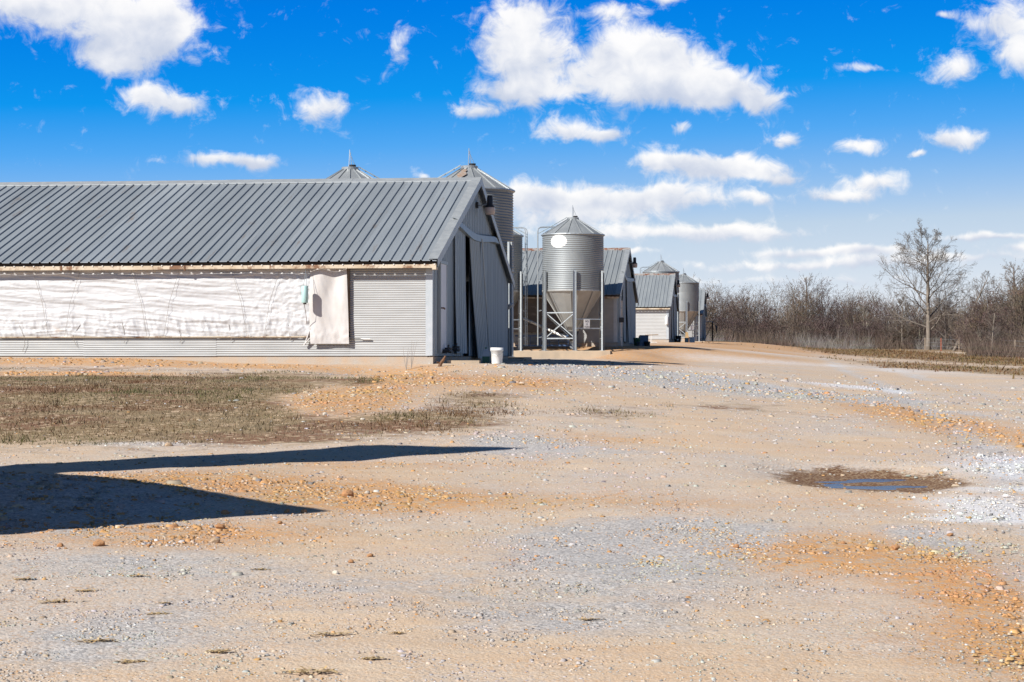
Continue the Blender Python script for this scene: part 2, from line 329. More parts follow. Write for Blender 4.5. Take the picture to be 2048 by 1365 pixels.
MASKS = {
'grass': [(-5.54, 25.69, 1.65, 3.48, .8), (-4.36, 32.89, 1.52, 6.94, .75), (-3.61, 25.11, 1.63, 2.53, .8), (-8.26, 36.01, 1.34, 3.61, 0.7), (-1.09, 25.3, 1.06, 2.15, 0.8), (-0.48, 30.43, 0.83, 2.62, 0.65), (-5.67, 31.4, 1.83, 6.82, .7), (-2.48, 35.08, 0.44, 2.15, 1.1), (1.42, 27.68, 0.62, 1.55, 0.45), (3.55, 31.01, 1.56, 2.17, 0.45), (25.4, 118.88, 3.02, 31.66, 1.4), (18.3, 78, 2.2, 24, 1.4), (30, 150, 5, 40, 1.4), (-2.63, 22.35, 0.91, 0.75, 0.6), (-9.5, 28, 3.5, 8, 1), (-14, 32, 5, 8, 1)],
'clay': [(-8.5, 42.6, 5.5, 1.1, 1.5), (-8.72, 38.6, 1.9, 1.1, 1.5), (-2.41, 29.54, 0.94, 3.6, 1.2), (-2.06, 38.21, 0.73, 4.54, 1), (-0.12, 36.2, 1.5, 3.2, 1), (-2.61, 17.15, 1.3, 1.1, 1.2), (-1.1, 16.13, 0.9, 1.0, 1.1), (-2.48, 13.65, 1.1, 0.75, 1.05), (4.9, 79, 1.6, 9, 1.2), (3.0, 87, 2.6, 2, 1.2), (17.46, 158, 6.5, 30, 1.3), (22, 142, 5.0, 12, 1.1), (29, 172, 5, 14, 1.0), (13, 112, 3.5, 7, 1.0), (6.2, 29.76, 0.9, 6.76, 1.0), (2.02, 12.94, 0.95, 1.03, 1.1), (2.58, 11.03, 0.34, 1.88, 1.1), (2.3, 9.2, .5, .9, .7), (10.83, 91.05, 3.06, 6.14, 0.8), (0.92, 16.22, 1.23, 0.76, 0.5), (2.99, 16.4, 0.62, 1.24, 0.4), (-1.59, 19.64, 1.72, 0.66, 0.5), (0.9, 22.92, 1.15, 0.83, 0.5), (7.2, 105, 2.2, 16, 1), (12.5, 135, 2.5, 12, 1), (4.5, 63, 1.2, 10, .7)],
'gray': [(-3.5, 14.9, 1.5, 1.7, 1.0), (0.75, 12.81, 0.86, 1.79, 1), (1.34, 14.2, 0.71, 0.75, 0.8), (0.67, 21.27, 1.28, 1.6, 0.6), (2.89, 13.84, 0.31, 1.19, 0.8), (-1.92, 9.45, 0.61, 1.07, 0.7), (0.31, 9.94, 0.8, 0.78, 0.6), (-2.2, 12.12, 1.0, 0.65, 0.6), (1.0, 46.5, 1.3, 4.0, 1.1), (2.58, 42.2, 1.68, 2.0, 1.2), (4.19, 38.77, 1.67, 2.4, 1.2), (5.8, 37.91, 1.51, 2.4, 1.1), (-0.89, 11.07, 0.96, 0.83, 0.5), (-0.02, 22.86, 0.68, 1.53, 0.6)],
'white': [(4.82, 19.8, 0.54, 0.87, 1), (3.82, 16.21, 0.51, 1.0, 1.1), (3.44, 15.15, 0.42, 0.23, 0.9), (5.26, 21.22, 0.43, 0.52, 0.9), (-3.93, 21.72, 0.76, 0.44, 1), (7.56, 43.65, 1.2, 1.59, 1), (10.24, 85.6, 4.3, 1.6, 0.6), (15.36, 73.9, 2.1, 11.4, 0.6), (4.32, 17.78, 0.54, 0.2, 0.8), (23.65, 130.04, 2.61, 11.65, 0.6), (13.5, 105, 3, 5, .6), (5.2, 52, 2, 6, .5)],
'wet': [(3.32, 18.75, 0.72, 1.2, 1.3), (3.81, 18.38, 0.28, 0.3, 0.5)],
}
def mask(k, x, y):
    if k == 'grass': return np.clip(mask_('grass', x, y) - .85 * np.clip(mask_('clay', x, y) - .15, 0, 1) * (y < 60), 0, 1.3)
    return mask_(k, x, y)
def mask_(k, x, y):
    m = np.zeros_like(x)
    for cx, cy, rx, ry, w in MASKS[k]: m = m + w * np.exp(-.9 * (((x - cx) / rx) ** 2 + ((y - cy) / ry) ** 2))
    return np.clip(m, 0, 1.3)
def ground_material():
    m = bpy.data.materials.new('gravel, clay and turf'); m.use_nodes = True; nt = m.node_tree; N = nt.nodes; L = nt.links
    b = N['Principled BSDF']
    tc = N.new('ShaderNodeTexCoord'); P = tc.outputs['Object']
    def noise(sc, det=4, ro=.6, st=None, out=0):
        n = N.new('ShaderNodeTexNoise'); n.inputs['Scale'].default_value = sc; n.inputs['Detail'].default_value = det; n.inputs['Roughness'].default_value = ro
        if st:
            mp = N.new('ShaderNodeMapping'); mp.inputs['Scale'].default_value = st; L.new(P, mp.inputs[0]); L.new(mp.outputs[0], n.inputs['Vector'])
        else: L.new(P, n.inputs['Vector'])
        return n.outputs[out]
    def mt(op, a, c):
        n = N.new('ShaderNodeMath'); n.operation = op
        for s, v in zip(n.inputs, (a, c)):
            if hasattr(v, 'node'): L.new(v, s)
            else: s.default_value = v
        return n.outputs[0]
    def rng_(v, a, c, lo=0., hi=1.):
        r = N.new('ShaderNodeMapRange'); r.clamp = True; L.new(v, r.inputs[0])
        for i, q in enumerate((a, c, lo, hi)): r.inputs[1 + i].default_value = q
        return r.outputs[0]
    def mix(f, a, c, blend='MIX'):
        x = N.new('ShaderNodeMix'); x.data_type = 'RGBA'; x.blend_type = blend
        for s, v in ((x.inputs[0], f), (x.inputs[6], a), (x.inputs[7], c)):
            if hasattr(v, 'node'): L.new(v, s)
            elif isinstance(v, float): s.default_value = v
            else: s.default_value = (*v, 1)
        return x.outputs[2]
    def att(nm):
        a = N.new('ShaderNodeAttribute'); a.attribute_name = nm; s = N.new('ShaderNodeSeparateColor'); L.new(a.outputs['Color'], s.inputs[0]); return s.outputs
    A = att('cover'); B = att('cover2')
    n_big = noise(.55, 5); n_mid = noise(3.2, 5, .65); n_fine = noise(22, 3, .7); n_str = noise(1.6, 5, .65, (.45, 1.6, 1)); n_xf = noise(75, 2, .6)
    vo = N.new('ShaderNodeTexVoronoi'); vo.inputs['Scale'].default_value = 55; L.new(P, vo.inputs['Vector'])
    vs = N.new('ShaderNodeSeparateColor'); L.new(vo.outputs['Color'], vs.inputs[0])
    vo2 = N.new('ShaderNodeTexVoronoi'); vo2.inputs['Scale'].default_value = 13; L.new(P, vo2.inputs['Vector'])
    vs2 = N.new('ShaderNodeSeparateColor'); L.new(vo2.outputs['Color'], vs2.inputs[0])
    # pale packed dirt with grey crushed stone in it
    dirt = mix(rng_(n_str, .36, .64), (.56, .40, .262), (.58, .455, .33))
    dirt = mix(rng_(n_big, .43, .66), dirt, (.53, .455, .39))
    stone = mix(vs.outputs[0], (.30, .275, .25), (.64, .57, .50))
    stone = mix(rng_(vs.outputs[1], .80, .82), stone, (.45, .26, .13))
    sp = rng_(mt('ADD', vs.outputs[2], mt('MULTIPLY', n_mid, .9)), .88, .98)
    base = mix(mt('MULTIPLY', sp, mt('MULTIPLY', rng_(n_big, .35, .62, .25, 1.), .7)), dirt, stone)
    def edge(a, lo, hi, k=.9):
        return rng_(mt('ADD', a, mt('ADD', mt('MULTIPLY', mt('SUBTRACT', n_mid, .5), k), mt('MULTIPLY', mt('SUBTRACT', n_fine, .5), k * .55))), lo, hi)
    clay = mix(n_mid, (.55, .26, .08), (.58, .325, .14)); clay = mix(rng_(vs2.outputs[0], .55, .75), clay, (.52, .35, .21))
    clay = mix(mt('MULTIPLY', rng_(vs.outputs[0], .72, .8), .7), clay, (.34, .31, .28))
    c = mix(mt('MULTIPLY', edge(A[1], .12, .80), .95), base, clay)
    gy = mix(vs.outputs[0], (.25, .25, .255), (.58, .56, .54)); gy = mix(rng_(n_fine, .6, .75), gy, (.40, .36, .31))
    c = mix(mt('MULTIPLY', edge(A[2], .30, .70), .85), c, gy)
    wh = mix(vs.outputs[1], (.56, .57, .60), (.74, .75, .77))
    c = mix(mt('MULTIPLY', edge(B[0], .22, .95, 1.1), .8), c, wh)
    gr = mix(rng_(n_mid, .35, .65), (.19, .13, .06), (.25, .18, .10)); gr = mix(rng_(n_str, .58, .72), gr, (.12, .11, .045))
    gr = mix(rng_(n_big, .50, .60), gr, (.18, .085, .04)); gr = mix(rng_(n_fine, .56, .68), gr, (.36, .27, .17)); gr = mix(rng_(vs2.outputs[1], .86, .88), gr, (.50, .37, .24))
    gmix = rng_(mt('ADD', A[0], mt('ADD', mt('MULTIPLY', mt('SUBTRACT', n_big, .5), 1.3), mt('ADD', mt('MULTIPLY', mt('SUBTRACT', n_mid, .5), 1.4), mt('MULTIPLY', mt('SUBTRACT', n_fine, .5), .8)))), .30, .72)
    c = mix(mt('MULTIPLY', gmix, .92), c, gr)
    wetf = edge(B[1], .30, .48, .8)
    c = mix(mt('MULTIPLY', wetf, .93), c, mix(rng_(vs.outputs[0], .70, .74), (.13, .055, .016), (.34, .24, .14)))
    c = mix(.32, c, mix(n_xf, (.45, .45, .45), (1.5, 1.5, 1.5)), 'MULTIPLY')
    L.new(c, b.inputs['Base Color'])
    L.new(rng_(wetf, 0., 1., .95, .75), b.inputs['Roughness']); b.inputs['Specular IOR Level'].default_value = .25
    h = mt('ADD', mt('MULTIPLY', vo.outputs['Distance'], -.25), mt('ADD', n_fine, mt('MULTIPLY', n_xf, .45)))
    bp = N.new('ShaderNodeBump'); bp.inputs['Strength'].default_value = .42; bp.inputs['Distance'].default_value = .022; L.new(h, bp.inputs['Height']); L.new(bp.outputs[0], b.inputs['Normal'])
    return m
def spaced(a, b, d0, growth, dmax=400.0):
    o = [a]; d = d0
    while o[-1] < b: o.append(o[-1] + d); d = min(d * growth, dmax)
    return o
ys = [-400, -150, -60, -25, -10, -3] + spaced(2, 5.6, .6, 1.0) + spaced(6.5, 3000, .085, 1.0075)
xr = spaced(.06, 9, .12, 1.004) + spaced(9.3, 3000, .25, 1.07)
xs = np.array([-v for v in xr[::-1]] + xr); ys = np.array(ys)
GX, GY = np.meshgrid(xs, ys); GZ = ground_z(GX, GY)
wet_m = mask('wet', GX, GY); RUT = ruts(GX, GY)
GZ = GZ + .07 * bump(GX, GY, -3.7, 15.0, 1.6, 1.7) * (fbm(GX / .16, GY / .2, 47, 3) - .5)
GZ = GZ - .022 * ruts(GX, GY) * (1 - sstep(50, 120, GY)) + .060 * np.exp(-(((GX - 3.32) / .9) ** 2 + ((GY - 18.75) / 1.5) ** 2)) * (fbm(GX / .5, GY / .30, 41, 4) - .5) + .02 * (1 - sstep(25, 60, GY)) * (fbm(GX / .22, GY / .22, 43, 2) - .5)
nx, ny = len(xs), len(ys)
I = np.arange(nx * ny).reshape(ny, nx)
quads = np.stack([I[:-1, :-1], I[:-1, 1:], I[1:, 1:], I[1:, :-1]], -1).reshape(-1, 4)
ground = big_mesh('ground', np.stack([GX, GY, GZ], -1).reshape(-1, 3), quads, ground_material(), smooth=True, nv=4)
for nm, ks in (('cover', ('grass', 'clay', 'gray')), ('cover2', ('white', 'wet', None))):
    a = ground.data.attributes.new(nm, 'FLOAT_COLOR', 'POINT')
    arr = np.ones((nx * ny, 4), np.float32)
    for i, k in enumerate(ks): arr[:, i] = (mask(k, GX, GY) + {'gray': .6, 'white': .33}.get(k, 0) * RUT).ravel() if k else 0
    if nm == 'cover':
        far_turf = sstep(225, 260, GY) + sstep(178, 196, GY) * sstep(12, 17, GX - row_x(np.clip(GY, 0, 260))) + sstep(26, 36, GX - row_x(np.clip(GY, 0, 260))) + sstep(-200, -15, -GY) * 0
        arr[:, 0] = np.clip(arr[:, 0] + far_turf.ravel(), 0, 1.2)
    a.data.foreach_set('color', arr.ravel())
tag(ground, kind='structure')

# puddle in its hollow
m_w = bpy.data.materials.new('muddy water'); m_w.use_nodes = True
bw = m_w.node_tree.nodes['Principled BSDF']; bw.inputs['Base Color'].default_value = (.05, .045, .04, 1); bw.inputs['Roughness'].default_value = .22; bw.inputs['IOR'].default_value = 1.33
nw = m_w.node_tree.nodes.new('ShaderNodeTexNoise'); nw.inputs['Scale'].default_value = 9; bpw = m_w.node_tree.nodes.new('ShaderNodeBump'); bpw.inputs['Strength'].default_value = .35; bpw.inputs['Distance'].default_value = .02
m_w.node_tree.links.new(nw.outputs[0], bpw.inputs['Height']); m_w.node_tree.links.new(bpw.outputs[0], bw.inputs['Normal'])
WATER_Z = PUDDLE_Z + .013
def blob(cx, cy, rx, ry, seed, n=26):
    out = []
    for i in range(n):
        t = 2 * math.pi * i / n
        k = .72 + .56 * float(fbm(math.cos(t) * 1.6 + 9 + seed, math.sin(t) * 1.6 + seed * 3.1, 77, 3))
        out.append((cx + rx * k * math.cos(t), cy + ry * k * math.sin(t)))
    return out
b_ = MB(); pts = blob(3.36, 18.75, .78, 1.35, 2.0)
b_.add([(3.36, 18.75, WATER_Z)] + [(x, y, WATER_Z) for x, y in pts], [(0, i + 1, (i + 1) % len(pts) + 1) for i in range(len(pts))])
tag(b_.build('puddle', m_w), kind='structure')

# loose crushed stone: far too many to count
def scatter_stones(n):
    y = 7.6 * (62 / 7.6) ** (rng.random(n) ** 1.5); x = (rng.random(n) * 2 - 1) * (.30 * y + .6)
    keep = (rng.random(n) < (.16 + .6 * mask('gray', x, y) + (.45 - .28 * (x > 1.5)) * mask('clay', x, y) + .5 * mask('white', x, y)) * (1 - .9 * sstep(26, 60, y))) & (mask('wet', x, y) < .75)
    keep &= ~((x < row_x(y) + .2) & (y > 43.3))
    keep &= (mask('grass', x, y) < .55) | (rng.random(n) < .12)
    x, y = x[keep], y[keep]; n = len(x)
    s = np.maximum(.0036, .00034 * y) * np.exp(rng.normal(0, .45, n))
    s *= 1 + .35 * (mask('clay', x, y) > .7) + 1.3 * bump(x, y, -3.7, 15.0, 1.5, 1.6) * rng.random(n)
    cub = np.array([(-1, -1, -.7), (1, -.8, -.7), (1, 1, -.7), (-.8, 1, -.7), (-.6, -.6, .6), (.7, -.5, .7), (.5, .7, .55), (-.7, .5, .65)])
    V = cub[None] * (1 + .5 * (rng.random((n, 8, 3)) - .5)) * s[:, None, None] * np.stack([.8 + .7 * rng.random(n), .8 + .7 * rng.random(n), .5 + .4 * rng.random(n)], -1)[:, None, :]
    a = rng.random(n) * 6.283; ca, sa = np.cos(a), np.sin(a)
    V = np.stack([V[..., 0] * ca[:, None] - V[..., 1] * sa[:, None], V[..., 0] * sa[:, None] + V[..., 1] * ca[:, None], V[..., 2]], -1)
    z = ground_z(x, y) + .10 * s
    V += np.stack([x, y, z], -1)[:, None, :]
    q = np.array([(4, 5, 6, 7), (0, 1, 5, 4), (1, 2, 6, 5), (2, 3, 7, 6), (3, 0, 4, 7)])
    Fq = (q[None] + 8 * np.arange(n)[:, None, None]).reshape(-1, 4)
    t = rng.random(n); gcol = np.array((.46, .43, .40)); tan = np.array((.56, .44, .32)); org = np.array((.53, .30, .13)); wht = np.array((.66, .64, .61)); drk = np.array((.27, .25, .24))
    pc = np.clip(mask('clay', x, y), 0, 1) * .7 + .12
    col = np.where((t < pc)[:, None], org, np.where((t < pc + .25)[:, None], tan, gcol))
    col = np.where((rng.random(n) < .07)[:, None], drk, col); col = np.where((rng.random(n) < .015 + .7 * np.clip(mask('white', x, y), 0, 1))[:, None], wht, col)
    col = col * (.75 + .5 * rng.random((n, 1)))
    o = big_mesh('loose_gravel', V.reshape(-1, 3), Fq, tint_mat('loose stone'), np.repeat(col, 8, 0), nv=4)
    return tag(o, 'loose grey and orange gravel strewn over the yard', 'gravel', kind='stuff')
scatter_stones(230000)

# short winter turf on the bank and the verge
def scatter_grass(n, ya, yb, xa, xb, hh, ww, name, label, seed):
    g = np.random.default_rng(seed)
    y = ya + (yb - ya) * g.random(n); x = xa + (xb - xa) * g.random(n)
    k = g.random(n) < .8 * sstep(.35, .95, mask('grass', x, y) + 1.9 * (fbm(x / 1.3, y / 2.0, 21, 4) - .5))
    k &= ~((x < row_x(y) + .3) & (y > 43.4))
    x, y = x[k], y[k]; n = len(x)
    h = hh * (.4 + 1.1 * g.random(n) ** 2) * (1 + 1.3 * (fbm(x / .5, y / .5, 29, 2) > .68)); w = ww * (.6 + .8 * g.random(n)); a = g.random(n) * 6.283; l = h * (g.random(n) * 1.1)
    z = ground_z(x, y) - .004
    d = np.stack([np.cos(a), np.sin(a)], -1); e = g.random(n) * 6.283
    V = np.zeros((n, 3, 3)); V[:, 0] = np.stack([x - d[:, 1] * w, y + d[:, 0] * w, z], -1); V[:, 1] = np.stack([x + d[:, 1] * w, y - d[:, 0] * w, z], -1)
    V[:, 2] = np.stack([x + np.cos(e) * l, y + np.sin(e) * l, z + h], -1)
    t = g.random(n)[:, None]; gr = .9 * sstep(.52, .64, fbm(x / 2.4, y / 2.0, 33, 3))[:, None]
    col = np.where(t < .40, (.34, .27, .165), np.where(t < .75, (.20, .145, .07), (.15, .085, .045)))
    rs_ = sstep(.48, .58, fbm(x / 2.2 + 7, y / 1.3, 51, 3))[:, None]; col = col * (1 - .8 * rs_) + .8 * rs_ * np.array((.17, .085, .04))
    tn_ = sstep(.54, .66, fbm(x / 1.6 - 3, y / 1.1, 57, 3))[:, None]; col = col * (1 - .7 * tn_) + .7 * tn_ * np.array((.36, .29, .19))
    col = col * (1 - gr) + gr * np.where(t < .5, (.11, .115, .04), (.19, .16, .08)); col = col * (.7 + .6 * g.random((n, 1)))
    col = col * .82
    if name == 'verge_grass': col = col * np.array((.95, .80, .66))
    o = big_mesh(name, V.reshape(-1, 3), np.arange(3 * n).reshape(-1, 3), tint_mat(name), np.repeat(col, 3, 0))
    return tag(o, label, 'grass', kind='stuff')
scatter_grass(150000, 21.5, 42.5, -12, 2.5, .032, .006, 'bank_grass', 'short dry winter grass on the bank below the barn', 5)
scatter_grass(50000, 60, 205, 13, 40, .09, .03, 'verge_grass', 'brown dry grass along the right side of the road', 6)

# ------------------------------------------------------------------ poultry barns
W, HW, RISE, OV, YAW = 13.4, 2.10, 2.29, .32, R(-7.0)
SL = RISE / (W / 2)
def roof_z(v): return HW + (v + OV) * SL                     # roof surface over the front half, v = distance behind the front wall
def panel_mesh(name, m, w=.914, ribs=4, a=-OV, b=W / 2 - .02):
    xs_ = []
    for k in range(ribs):
        c = w * (k + .5) / ribs
        xs_ += [(c - .030, 0), (c - .013, .030), (c + .013, .030), (c + .030, 0)]
    xs_ = [(0.0, 0.0)] + xs_ + [(w, 0.0)]
    b_ = MB(); n = len(xs_)
    vs = [(x, v, roof_z(v) + h) for v in (a, b) for x, h in xs_]
    vs += [(x, a, roof_z(a) + h - .012) for x, h in xs_]
    fs = [(i, i + 1, n + i + 1, n + i) for i in range(n - 1)] + [(2 * n + i, 2 * n + i + 1, i + 1, i) for i in range(n - 1)]
    b_.add(vs, fs)
    return b_.mesh(name, m)
PANEL = {1: panel_mesh('roof_panel', M_ROOF), 2: panel_mesh('roof_panel', M_ROOF2)}
def corr_sheet(x0, x1, z0, z1, y=0.0, pitch=.05, amp=.007):
    """sheet with corrugations running along x"""
    n = max(3, int(round((z1 - z0) / pitch * 4))); zz = np.linspace(z0, z1, n + 1)
    yy = y - amp * np.sin(2 * math.pi * (zz - z0) / pitch)
    b_ = MB(); vs = []
    for z, q in zip(zz, yy): vs += [(x0, q, z), (x1, q, z)]
    b_.add(vs, [(2 * i, 2 * i + 1, 2 * i + 3, 2 * i + 2) for i in range(n)])
    return b_
def curtain_mesh(x0, x1, z0, z1, seed, dx=.025, nz=84, amp=1.0, y=.0):
    nx_ = int((x1 - x0) / dx); X = np.linspace(x0, x1, nx_)[None, :] * np.ones((nz, 1)); T = np.linspace(0, 1, nz)[:, None] * np.ones((1, nx_))
    Z = z0 + (z1 - z0) * T
    rightness = sstep(-4.6, -3.2, X)
    long_ = fbm(X / 2.6 + 3, Z * 6.2 + .35 * X + 1.2 * fbm(X / 1.1, Z * 2, seed + 9, 2), seed, 4)
    rid = 1 - np.abs(2 * long_ - 1)
    low = np.exp(-((T - .12) / .2) ** 2)
    tuft = fbm(X / .16 + Z * 2.0, Z / .33, seed + 3, 3); t2 = 1 - np.abs(2 * tuft - 1)
    blobby = fbm(X / .10, Z / .085, seed + 5, 3)
    fine = fbm(X / .55 + 5, Z * 21 + 1.1 * X + 2.5 * fbm(X / .7, Z * 3, seed + 2, 2), seed + 21, 3); fr = 1 - np.abs(2 * fine - 1)
    Y = y - amp * (.050 * rid ** 2 * (1 - .6 * rightness) + .016 * fr ** 2 * (1 - .7 * rightness) + .045 * low * t2 ** 2 + (.008 + .045 * rightness) * blobby + .02 * np.sin(math.pi * T))
    Z = Z + (.015 * (fbm(X / .5, X * 0, seed + 11, 3) - .5)) * (T < .02)
    return MB().grid(np.stack([X, Y, Z], -1))
def barn(name, label, loc, L, style, detail):
    """origin: right front corner at the bottom of the siding; x runs back along the house (negative), y across the gable"""
    t = thing(name, label, 'poultry barn', loc, YAW)
    m_roof = M_ROOF if style == 1 else M_ROOF2
    k = int(L / .914)
    for i in range(k):
        put_mesh('roof_panel', PANEL[1 if style == 1 else 2], t, (.14 - .914 * (i + 1), 0, .001 * (i % 2)))
    L = k * .914 - .14
    # far slope, one sheet
    b_ = MB(); b_.add([(-L, W / 2 + .02, roof_z(W / 2)), (.14, W / 2 + .02, roof_z(W / 2)), (.14, W + OV, HW), (-L, W + OV, HW)], [(0, 1, 2, 3)]); b_.build('rear_roof', m_roof, t)
    zr = roof_z(W / 2)
    b_ = MB(); e = .26
    n_cap = max(1, int(L / 3.05))
    for i in range(n_cap):
        x1 = .17 - (L + .17) * i / n_cap; x0 = .17 - (L + .17) * (i + 1) / n_cap - (.04 if i < n_cap - 1 else 0)
        q = MB(); dz = .036 + .004 * (i % 2)
        q.add([(x0, W / 2 - e, zr - e * SL + dz), (x1, W / 2 - e, zr - e * SL + dz), (x1, W / 2, zr + dz + .015), (x0, W / 2, zr + dz + .015), (x0, W / 2 + e, zr - e * SL + dz), (x1, W / 2 + e, zr - e * SL + dz)], [(0, 1, 2, 3), (3, 2, 5, 4)])
        q.add([(x0, W / 2 - e, zr - e * SL + dz), (x1, W / 2 - e, zr - e * SL + dz), (x1, W / 2 - e, zr - e * SL + dz - .03), (x0, W / 2 - e, zr - e * SL + dz - .03)], [(3, 2, 1, 0)])
        q.build('ridge_cap', M_RIDGE_R if style in (2, 3) else M_TRIM, t)
    # rake trims: a folded strip on the roof and down the gable
    for sgn, nm in ((1, 'rake_trim'), (-1, 'rake_trim')):
        def P(x, v, dz): vv = v if sgn > 0 else W - v; return (x, vv, roof_z(v) + dz)
        q = MB(); a, b2 = -OV - .01, W / 2 + .0
        q.add([P(-.05, a, .036), P(.17, a, .036), P(.17, b2, .036), P(-.05, b2, .036), P(.17, a, -.16), P(.17, b2, -.16), P(.15, a, -.16), P(.15, b2, -.16), P(.15, a, .02), P(.15, b2, .02)],
              [(0, 1, 2, 3), (1, 4, 5, 2), (4, 6, 7, 5), (6, 8, 9, 7)])
        q.build(nm, M_TRIM, t)
    # eave: rafters' dark underside, stained board with fixings
    q = MB().box(-L, .12, -OV + .11, .0, HW - .075, HW - .02); q.build('eave_soffit', M_DARKW, t)
    seg = 6.2; i = 0; x1 = .10
    while x1 > -L + .1:
        x0 = max(-L, x1 - seg); MB().box(x0 + .004, x1, -OV + .035, -OV + .075, HW - .165 - .008 * (i % 2), HW - .085).build('eave_board', M_FASCIA, t); x1 = x0; i += 1
    if detail > 1:
        q = MB(); x = .10
        while x > -min(L, 16):
            q.box(x - .014, x + .014, -OV + .02, -OV + .036, HW - .10, HW - .072); x -= .2285
        o = q.build('eave_fixings', M_PIPE, t); tag(o, kind='stuff')
        MB().box(.04, .13, -OV + .03, -.02, HW - .20, HW - .075).build('eave_end_block', M_FASCIA, t)
        for xx in (-5.55, -8.4): MB().box(xx - .02, xx + .02, -OV + .028, -OV + .08, HW - .19, HW - .08).build('eave_bracket', M_RUSTY, t)
    # foundation
    q = MB().box(-L, .01, .02, .30, -.75, -.012); o = q.build('foundation', M_CONC, t)
    MB().box(-.29, .012, .30, W - .02, -.75, -.014).build('foundation', M_CONC, t)
    # side wall
    pw = {1: 1.85, 2: 1.7, 3: 9.0, 4: 1.8}[style]
    ms = M_SIDEP if style == 3 else M_SIDE
    pitch = .05 if style != 3 else .22
    corr_sheet(-pw, -.13, 0, HW - .02, 0, pitch, .0045 if style != 3 else .004).build('wall_sheet', ms, t)
    q = MB(); q.add([(-.15, -.012, 0), (.004, -.016, .01), (.006, -.012, HW - .05), (-.15, -.010, HW - .05), (.008, .08, 0), (.008, .08, HW - .05)], [(0, 1, 2, 3), (1, 4, 5, 2)]); q.build('corner_trim', M_CORNER, t)
    if style != 3:
        x1 = -pw; i = 0
        while x1 > -L + .05:
            x0 = max(-L, x1 - 3.05); corr_sheet(x0 - .03, x1, -.002 - .004 * (i % 2), .415, -.003 * (i % 2), pitch, .007).build('kick_sheet', M_SIDE, t); x1 = x0; i += 1
        MB().box(-L, -pw - .01, .03, .05, .40, HW - .03).build('wall_lining', M_DARKW, t)
        if style == 1:
            curtain_mesh(-min(L, 24), -2.64, .44, HW - .05, 11).build('curtain', M_TARP, t, smooth=True)
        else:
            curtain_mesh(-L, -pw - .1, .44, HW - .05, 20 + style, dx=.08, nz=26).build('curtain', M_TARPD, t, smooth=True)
        MB().tube([(-L, -.06, .425), (-2.7, -.06, .425)], .014, 6).build('curtain_pipe', M_FASCIA, t)
    # hidden sides close the house
    MB().box(-L, 0.0, W - .03, W, -.02, HW + .05).build('rear_wall', M_SIDE, t)
    q = MB(); q.add([(-L + .02, 0, -.3), (-L + .02, W, -.3), (-L + .02, W, HW), (-L + .02, W / 2, HW + RISE), (-L + .02, 0, HW)], [(0, 1, 2, 3, 4)]); q.build('end_wall', M_GABLE, t)
    # gable: ribbed upright sheets
    G0, G1, ZT = 4.45, 5.75, 3.02
    def top(v): return HW + OV * SL + min(v, W - v) * SL - .03
    vs = []; v = 0.0
    while v < W - .01:
        for dv, h in ((0, 0), (.22, 0), (.24, .022), (.275, .022), (.295, 0)): vs.append((min(v + dv, W), h))
        v += .30
    def strip(keep, zlo, nm, off=0.0, shear=0.0, ztop=None, kick=0.0):
        q = MB(); pts = [(a, h) for a, h in vs if keep(a)]
        rows = [0.0, .5, 1.0] if kick or shear else [0.0, 1.0]
        for (a, h) in pts:
            zt = ztop if ztop is not None else top(a)
            for r_ in rows: q.v.append((.0 + off + h + kick * (1 - r_) ** 2, a + shear * (1 - r_), zlo + (zt - zlo) * r_))
        n = len(rows)
        for i in range(len(pts) - 1):
            for j in range(n - 1): q.f.append((i * n + j, (i + 1) * n + j, (i + 1) * n + j + 1, i * n + j + 1))
        return q.build(nm, M_GABLE, t)
    strip(lambda a: a <= G0 + .12, 0.0, 'gable_sheet'); strip(lambda a: G0 - .05 <= a <= G1 + .1, ZT, 'gable_sheet', -.002); strip(lambda a: a >= G1 - .15, 0.0, 'gable_sheet', .001)
    strip(lambda a: 2.75 <= a <= G0 + .03, .06, 'sliding_door', .055, .0, 3.03, .05)
    d2 = strip(lambda a: G0 + .62 <= a <= 7.1, -.06 if style == 1 else .05, 'sliding_door', .075, .85 if style == 1 else .1, 3.0, .10)
    MB().tube([(.125, 7.12, 3.0), (.20, 7.1 + (.88 if style == 1 else .12), .0)], .016, 6).build('door_edge', M_STEEL, d2)
    strip(lambda a: 7.3 <= a <= 10.3, .04, 'sliding_door', .048, 0, 3.02)
    # hood over the sliding-door track, dented
    q = MB(); n = 16; rows = []
    for i in range(n + 1):
        s = i / n; v = 2.8 + 7.7 * s; sag = -.11 * math.sin(math.pi * min(1, s * 1.15)) + .02 * math.sin(9 * s + style) * (1 - s); w = .06 + .03 * math.sin(7 * s + style)
        rows.append([(.01, v, 3.24 + sag), (.09 + w * .5, v, 3.20 + sag), (.10 + w * .6, v, 3.06 + sag * 1.3), (.07, v, 3.05 + sag * 1.3)])
    q.grid(np.array(rows)); q.build('door_track_hood', M_GABLE, t)
    # walk-in door
    d = MB().box(.03, .065, .70, 1.62, .08, 2.08).build('walk_in_door', M_DOORW if style == 1 else M_CORNER, t)
    q = MB(); q.box(.02, .085, .64, .70, .05, 2.14); q.box(.02, .085, 1.62, 1.68, .05, 2.14); q.box(.02, .09, .64, 1.68, 2.08, 2.15); q.build('door_frame', M_GABLE, d)
    if detail > 1: MB().tube([(.065, .80, 1.08), (.13, .80, 1.08), (.13, .93, 1.06)], .018, 6).build('door_handle', M_RUSTY, d)
